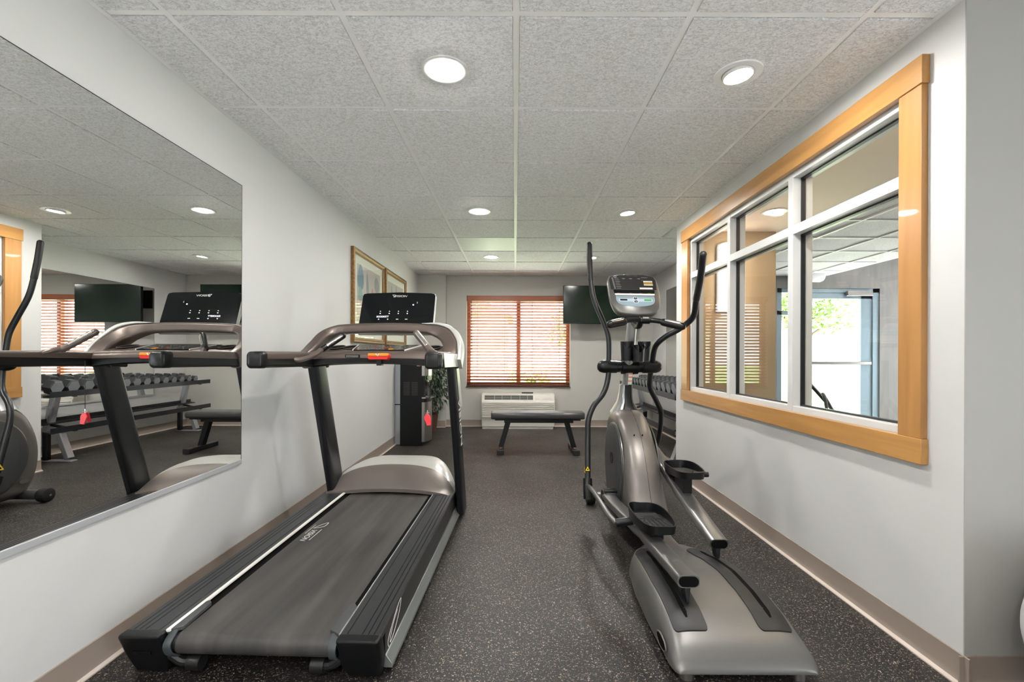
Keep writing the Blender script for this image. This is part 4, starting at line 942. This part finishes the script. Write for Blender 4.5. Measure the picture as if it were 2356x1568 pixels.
E_('model_badge', prism(nb(), oval, (-.003, 0, 0)), 'steel')
# neck boot and mast
g = nb(); rings = []
for c, hx, hy in (((CX, 3.235, .685), .100, .105), ((CX, 3.235, .715), .080, .090), ((CX, 3.235, .76), .055, .070), ((CX, 3.222, .82), .045, .055), ((CX, 3.205, .885), .042, .045)):
    rings.append([Vector((c[0]+a*hx*2, c[1]+b*hy*2, c[2])) for a, b in rpoly(1, 1, .38, 6)])
loft(g, rings); E_('neck_boot', g, 'mast_silver_boot', ang=60)
g = nb(); rings = []
for c, hx, hy in (((CX+.012, 3.226, .697), .078, .100), ((CX+.010, 3.226, .72), .062, .090), ((CX+.008, 3.226, .76), .043, .069), ((CX+.006, 3.213, .82), .036, .053), ((CX+.005, 3.197, .887), .034, .042)):
    rings.append([Vector((c[0]+a*hx*2, c[1]+b*hy*2, c[2])) for a, b in rpoly(1, 1, .38, 6)])
loft(g, rings); E_('boot_cover', g, 'black', ang=60)
g = nb(); tube(g, [(CX, 3.25, .70), (CX, 3.02, 1.36)], .033, 20, 1, ry=.030); E_('mast', g, mat('mast_silver', (.42, .43, .43), .3, metal=.7))
g = nb(); Sm = frame_m((CX+.012, 3.137, .925), (1, 0, 0), (0, -.23, .66)); box(g, -.013, .013, -.042, .042, -.004, .0015, Sm); E_('warning_label', g, 'mark')
g = nb()
for b in (-.018, .010, .034): box(g, -.013, .013, b, b+.007, .0014, .0020, Sm)
E_('label_stripe', g, 'sticker')
# pivot bar
g = nb(); lathe(g, [(.001, -.222), (.020, -.219), (.036, -.205), (.044, -.18), (.045, -.09), (.040, -.088), (.040, -.06), (.052, -.055), (.055, 0), (.052, .055), (.040, .06), (.040, .088), (.045, .09), (.044, .18), (.036, .205), (.020, .219), (.001, .222)], (CX+.012, 3.16, 1.008), 'X', 32); E_('pivot_bar', g, 'black', ang=40)
# swinging arms
LA = [(0.531, 3.297, 1.878), (0.53, 3.279, 1.755), (0.536, 3.259, 1.62), (0.555, 3.239, 1.482), (0.617, 3.215, 1.318), (0.65, 3.199, 1.21), (0.649, 3.176, 1.051), (0.635, 3.145, 0.92), (0.599, 3.118, 0.826), (0.53, 3.094, 0.743), (0.491, 3.068, 0.652), (0.483, 3.041, 0.556), (0.477, 3.002, 0.421), (0.47, 2.955, 0.258)]
RA = [(1.049, 2.567, 1.65), (1.077, 2.672, 1.539), (1.096, 2.778, 1.426), (1.11, 2.872, 1.325), (1.052, 2.935, 1.258), (0.978, 2.98, 1.21), (0.929, 3.04, 1.146), (0.938, 3.138, 1.043), (0.948, 3.231, 0.915), (0.965, 3.275, 0.85), (1.03, 3.34, 0.752), (1.085, 3.408, 0.65), (1.108, 3.526, 0.471), (1.1, 3.6, 0.356)]
for nm, A, lb in (('left', LA, 'handlebar'), ('right', RA, 'handlebar')):
    h = E_('handlebar', tube(nb(), A, .0185, 16, 6), 'blackm', ang=60)
    g = nb(); P_ = spline(A[:3], 5); tube(g, P_, .0205, 16, 1, dome=True); E_('grip', g, 'softblack', parent=h, ang=60)
E_('arm_joint', tube(nb(), [(.47, 2.965, .29), (.468, 2.94, .22), (.468, 2.925, .17)], .028, 14, 4, ry=.034, power=3), 'black', ang=60)
E_('arm_joint', tube(nb(), [(1.102, 3.59, .37), (1.10, 3.61, .30)], .026, 14, 3, ry=.032, power=3), 'black', ang=60)
# pedal tubes
def flat(pts, w_, h_, m='tube', n='pedal_tube'):
    return E_(n, tube(nb(), pts, w_, 24, 4, ry=h_, up=(0, 0, 1), power=3.4, caps=True), m, ang=50)
flat([(.652, 1.717, .243), (.648, 1.95, .232), (.643, 2.2, .221), (.628, 2.42, .208), (.606, 2.70, .194), (.60, 2.95, .185)], .042, .024)
flat([(.936, 2.10, .227), (.938, 2.35, .275), (.942, 2.6, .324), (.948, 2.85, .375), (.952, 3.12, .43), (.952, 3.20, .445)], .042, .023)
for c, d in (((.652, 1.717, .243), (.004, -.233*0-1, .04)), ((.936, 2.10, .227), (.0, -1, -.19))):
    c = Vector(c); d = Vector(d).normalized(); g = nb()
    loft(g, [[c+d*.001+Vector((a, 0, b)) for a, b in rpoly(.074, .038, .0185, 6)], [c+d*.004+Vector((a, 0, b)) for a, b in rpoly(.074, .038, .0185, 6)]]); E_('tube_end', g, 'dark', smooth=False)
    zt = bz(c.x, c.y+.03)
    E_('roller_post', prism(nb(), [(c.x-.013, c.y+.012, c.z-.015), (c.x+.013, c.y+.012, c.z-.015), (c.x+.004, c.y+.006, zt+.002), (c.x-.004, c.y+.006, zt+.002)], (0, .05, 0)), 'blackm')
# crank ends
for x, y, z in ((.615, 2.95, .185), (.925, 3.17, .44)):
    g = nb(); cyl(g, (x-.055, y, z), (x+.055, y, z), .040, 20); box(g, x-.045, x+.045, y-.03, y+.03, z-.038, z+.042); E_('crank_cover', g, 'black', bevel=.006)
g = nb(); prism(g, [(.655, 3.08, .41), (.655, 2.93, .155), (.655, 2.97, .13), (.655, 3.11, .34)], (.012, 0, 0)); E_('crank_arm', g, 'blackm', bevel=.004)
g = nb(); prism(g, [(.883, 3.08, .33), (.883, 3.19, .47), (.883, 3.15, .48), (.883, 3.05, .40)], (.012, 0, 0)); E_('crank_arm', g, 'blackm', bevel=.004)
# link tubes from the arm bottoms to the pedals
E_('link_tube', tube(nb(), [(.470, 2.93, .25), (.475, 2.80, .262), (.487, 2.62, .255), (.505, 2.45, .232), (.525, 2.35, .224)], .0145, 14, 5), 'tube')
E_('link_tube', tube(nb(), [(1.10, 3.60, .32), (1.09, 3.3, .345), (1.065, 3.0, .36), (1.03, 2.72, .365)], .0145, 14, 5), 'tube')
E_('link_sleeve', cyl(nb(), (.517, 2.345, .232), (.60, 2.34, .245), .0205, 20), 'blackm'); E_('link_sleeve', cyl(nb(), (1.052, 2.50, .440), (.97, 2.50, .440), .0145, 20), 'blackm')
# pedals
def pedal(c, L, w_, pitch, s):
    """c = near bottom centre, pedal runs forward by L and tips by pitch"""
    Mx = Matrix.Translation(c) @ Matrix.Rotation(R(pitch), 4, 'X') @ Matrix.Rotation(R(2*s), 4, 'Z')
    pts = []
    for k in range(40):
        t = k/40*2*math.pi; u, v = math.cos(t), math.sin(t); y = L/2+L/2*math.copysign(abs(v)**.55, v); ww = w_*(.43+.10*math.sin(min(1, y/L)*math.pi*.9)); pts.append((ww*math.copysign(abs(u)**.45, u), y))
    def rim(y, x): f = y/L; h = .026+.024*max(0, math.sin((f-.08)*math.pi*.62))**1.5; return h*(1 if x*s < 0 else .92)
    g = nb(); n_ = len(pts)
    A = [g.verts.new(Mx @ Vector((x*.92, y*.97+.005, -.012))) for x, y in pts]; B = [g.verts.new(Mx @ Vector((x, y, rim(y, x)))) for x, y in pts]
    C = [g.verts.new(Mx @ Vector((x*.93, L/2+(y-L/2)*.96, rim(y, x)))) for x, y in pts]; D = [g.verts.new(Mx @ Vector((x*.88, L/2+(y-L/2)*.94, .006))) for x, y in pts]
    for P1, P2 in ((A, B), (B, C), (C, D)):
        for i in range(n_): g.faces.new((P1[i], P1[(i+1) % n_], P2[(i+1) % n_], P2[i]))
    g.faces.new(A[::-1]); g.faces.new(D)
    p = E_('pedal', g, 'black', ang=45)
    g = nb(); random.seed(11)
    for j in range(9):
        for i in range(6):
            y = L*(.10+.045*j); x = w_*.36*(i/2.5-1)*(.9); box(g, x-.004, x+.004, y-.004, y+.004, .006, .0095, Mx @ Matrix.Translation((0, 0, 0)))
    for j in range(7): box(g, -w_*.34, w_*.34, L*(.56+.04*j), L*(.56+.04*j)+.005, .006, .0095, Mx)
    E_('tread', g, mat('tread_rubber', (.055, .055, .056), .4), parent=p, smooth=False)
    return p
pedal((.668, 2.045, .298), .36, .170, -4, 1); pedal((.965, 2.455, .435), .37, .165, -6, -1)
E_('pedal_post', prism(nb(), [(.632, 2.12, .235), (.690, 2.12, .235), (.690, 2.12, .295), (.632, 2.12, .295)], (0, .16, 0)), 'black', bevel=.004)
E_('pedal_post', prism(nb(), [(.925, 2.52, .310), (.975, 2.52, .310), (.975, 2.52, .430), (.925, 2.52, .430)], (0, .14, .0)), 'black', bevel=.004)
# front stabiliser
E_('front_stabiliser', tube(nb(), [(.60, 3.36, .052), (.99, 3.36, .052)], .035, 20, 1), 'dsilver')
for s, x in ((-1, .555), (1, 1.035)):
    E_('transport_wheel', lathe(nb(), [(.001, -.035), (.03, -.035), (.048, -.028), (.05, 0), (.048, .028), (.03, .035), (.001, .035)], (x, 3.36, .05), 'X', 28), 'softblack', ang=40)
    E_('wheel_bolt', cyl(nb(), (x+s*.034, 3.36, .05), (x+s*.04, 3.36, .05), .009, 12), 'chrome')
# warning triangles
def tri(o, ex, ey, sz, par=EL):
    Mx = frame_m(o, ex, ey); E_('warning_sticker', prism(nb(), [Mx @ Vector((a*sz, b*sz, 0)) for a, b in ((-.5, -.4), (.5, -.4), (0, .5))], Mx.to_3x3() @ Vector((0, 0, .0008))), 'yellow', smooth=False)
    g = prism(nb(), [Mx @ Vector((a*sz, b*sz, .0008)) for a, b in ((-.18, -.22), (.2, -.22), (.1, .1), (-.12, .0))], Mx.to_3x3() @ Vector((0, 0, .0006))); E_('sticker_symbol', g, 'dark', smooth=False)
tri((.4545, 2.975, .345), (0, -1, 0), (0, .15, 1), .045); tri((.470, 2.9565, .355), (1, 0, 0), (0, .1, 1), .03)
tri((.615, 2.315, .2335), (1, 0, 0), (0, 1, 0), .04)
# bottle holder
for dx, y, z0_, z1_ in ((-.042, 3.01, 1.05, 1.178), (.075, 3.02, 1.05, 1.178), (.022, 2.972, 1.045, 1.155)):
    g = nb(); r0 = .043; ring0 = []; n_ = 28; A, B, C, D = [], [], [], []
    for k in range(n_):
        t = 2*math.pi*k/n_; u, v = math.cos(t), math.sin(t); top_ = z1_-(.05*max(0, -v)**2)
        A.append(g.verts.new((CX+dx+u*r0*.85, y+v*r0*.85, z0_))); B.append(g.verts.new((CX+dx+u*r0, y+v*r0, top_))); C.append(g.verts.new((CX+dx+u*r0*.92, y+v*r0*.92, top_))); D.append(g.verts.new((CX+dx+u*r0*.78, y+v*r0*.78, z0_+.004)))
    for P1, P2 in ((A, B), (B, C), (C, D)):
        for i in range(n_): g.faces.new((P1[i], P1[(i+1) % n_], P2[(i+1) % n_], P2[i]))
    g.faces.new(A[::-1]); g.faces.new(D); E_('bottle_holder', g, 'black', ang=50)
# fixed handlebar with pulse plates
E_('fixed_handlebar', tube(nb(), [(.64, 2.80, 1.288), (.70, 2.83, 1.302), (.76, 2.86, 1.306), (.80, 2.865, 1.306), (.86, 2.86, 1.304), (.92, 2.83, 1.292), (.96, 2.81, 1.283)], .0155, 16, 5), 'black')
for s, a, b in ((-1, (.660, 2.806, 1.291), (.572, 2.765, 1.272)), (1, (.915, 2.832, 1.290), (1.012, 2.785, 1.262))):
    a, b = Vector(a), Vector(b); E_('fixed_grip', tube(nb(), [a, a.lerp(b, .5), b], .0235, 16, 3, dome=True), 'black', ang=60)
    n1 = Vector((0, -.5, .87))*1.35; E_('grip_sensor', tube(nb(), [a.lerp(b, .12)+n1*.0092, a.lerp(b, .5)+n1*.0092, a.lerp(b, .85)+n1*.0092], .0150, 12, 3, dome=True), 'chrome', label='chrome pulse plate')
E_('handlebar_clamp', cyl(nb(), (.775, 2.863, 1.306), (.838, 2.863, 1.305), .023, 20), 'black', bevel=.003)
E_('clamp_bracket', tube(nb(), [(.785, 2.87, 1.30), (.783, 2.90, 1.272), (.78, 2.96, 1.275), (.777, 3.02, 1.30)], .018, 14, 5), 'black')
E_('clamp_plate', tube(nb(), [(.788, 2.845, 1.318), (.826, 2.845, 1.317)], .009, 8, 1), 'chrome')
# console
KM = frame_m((CX+.010, 3.035, 1.485), (1, -.02, -.015), (0, .215, .287))
def kp(a, b, c=0): return KM @ Vector((a, b, c))
KO = spline([(p[0], p[1], 0) for p in [(-.150, .165), (-.08, .182), (0, .186), (.08, .184), (.150, .168), (.166, .12), (.168, 0), (.160, -.07), (.142, -.13), (.105, -.168), (.04, -.180), (-.04, -.180), (-.105, -.168), (-.142, -.13), (-.160, -.07), (-.168, 0), (-.166, .12), (-.150, .165)]], 4)[:-1]
g = nb(); loft(g, [[kp(p.x*k, p.y*k, z) for p in KO] for k, z in ((.80, -.060), (.95, -.040), (1.0, -.012), (.995, .004), (.965, .012))]); E_('console_housing', g, 'silver', ang=60)
nK = KM.to_3x3() @ Vector((0, 0, 1))
up_ = [p for p in KO if p.y > .0375]
E_('upper_display', prism(nb(), [kp(p.x*.93, p.y*.955, .0122) for p in [q for q in KO if q.y > .03][0:0] ] or [kp(a, b, .0122) for a, b in ((-.150, .035), (.150, .035), (.156, .12), (.143, .157), (.08, .173), (0, .177), (-.08, .172), (-.143, .155), (-.156, .12))], nK*.003), mat('console_black', (.02, .02, .02), .4), bevel=.001)
E_('message_window', prism(nb(), [kp(a, b, .0122) for a, b in ((-.130, -.003), (.130, -.003), (.136, .030), (-.136, .030))], nK*.0025), 'gloss')
E_('reading_ledge', prism(nb(), [kp(a, b, .0122) for a, b in ((-.127, -.020), (.127, -.020), (.130, -.006), (-.130, -.006))], nK*.006), 'mark')
E_('control_panel', prism(nb(), [kp(p.x, p.y, .0122) for p in [Vector((-.124, -.024, 0)), Vector((.124, -.024, 0))]+spline([(.126, -.045, 0), (.124, -.066, 0), (.110, -.092, 0), (.07, -.110, 0), (0, -.117, 0), (-.07, -.110, 0), (-.110, -.092, 0), (-.124, -.066, 0), (-.126, -.045, 0)], 5)], nK*.002), 'blue', bevel=.0005)
E_('panel_band', prism(nb(), [kp(a, b-.062, .0142) for a, b in rpoly(.20, .026, .006)], nK*.0008), 'lblue')
for a, m_ in ((-.078, 'black'), (.078, 'green')):
    E_('button_surround', prism(nb(), [kp(a+u, -.062+v, .0150) for u, v in rpoly(.062, .026, .006)], nK*.001), 'lblue'); E_('stop_button' if m_ == 'black' else 'start_button', prism(nb(), [kp(a+u, -.062+v, .0160) for u, v in rpoly(.046, .012, .002)], nK*.002), m_, label='dark button' if m_ == 'black' else 'green button')
E_('button_plate', prism(nb(), [kp(u, -.062+v, .0150) for u, v in rpoly(.036, .060, .017)], nK*.001), 'lblue')
for b in (-.047, -.077): E_('arrow_button', lathe(nb(), [(.011, 0), (.011, .002), (.007, .003), (.001, .003)], (0, 0, 0), seg=20) if False else prism(nb(), [kp(.011*math.cos(t), b+.009*math.sin(t), .0160) for t in [2*math.pi*k/18 for k in range(18)]], nK*.002), 'black'); E_('arrow_mark', prism(nb(), [kp(.006*math.cos(t), b+.0045*math.sin(t)*(1 if b > -.06 else -1)-.001, .0181) for t in [math.pi*k/8 for k in range(9)]], nK*.0005), 'mark')
text('console_lettering', 'VISION FITNESS', .0085, KM @ Matrix.Translation((0, .163, .0155)), 'grey', EL, space=1.3)
g = nb()
for i in range(7):
    b = .138-i*.0155; a = -.132+i*.0014
    tube(g, [kp(a+.0048*math.cos(t), b+.0048*math.sin(t), .0156) for t in [2*math.pi*k/10 for k in range(11)]], .0011, 5, 1); box(g, a+.013, a+.040+(i % 3)*.003, b-.0012, b+.0012, .0152, .0156, KM)
tube(g, [kp(-.113+.009*math.cos(t), .152+.007*math.sin(t), .0156) for t in [2*math.pi*k/14 for k in range(15)]], .0014, 5, 1)
for a in (-.068, -.02, .035): box(g, a, a+.020, .137, .1385, .0152, .0156, KM); box(g, a+.003, a+.019, .133, .1345, .0152, .0156, KM)
box(g, .062, .105, .146, .1485, .0152, .0156, KM); box(g, .060, .130, .119, .1202, .0152, .0156, KM)
E_('console_print', g, mat('console_print_grey', (.45, .45, .43), .5))['kind'] = 'stuff'
for b0, b1, m_ in ((.103, .114, 'mark'), (.096, .103, 'red'), (.087, .096, 'green'), (.080, .087, 'orange'), (.073, .080, 'mark')): E_('heart_rate_chart', bx(0, 1, 0, 1, 0, 1) if False else box(nb(), .072, .132, b0, b1, .0152, .0157, KM), m_)
E_('paper_label', box(nb(), .040, .125, .037, .052, .0152, .0162, KM), 'mark')
g = nb()
for a in (-.115, -.035, .03, .085): box(g, a, a+.02, .0005, .002, .0147, .0151, KM)
E_('window_print', g, mat('window_print_grey', (.3, .3, .3), .5))
bpy.context.view_layer.update()
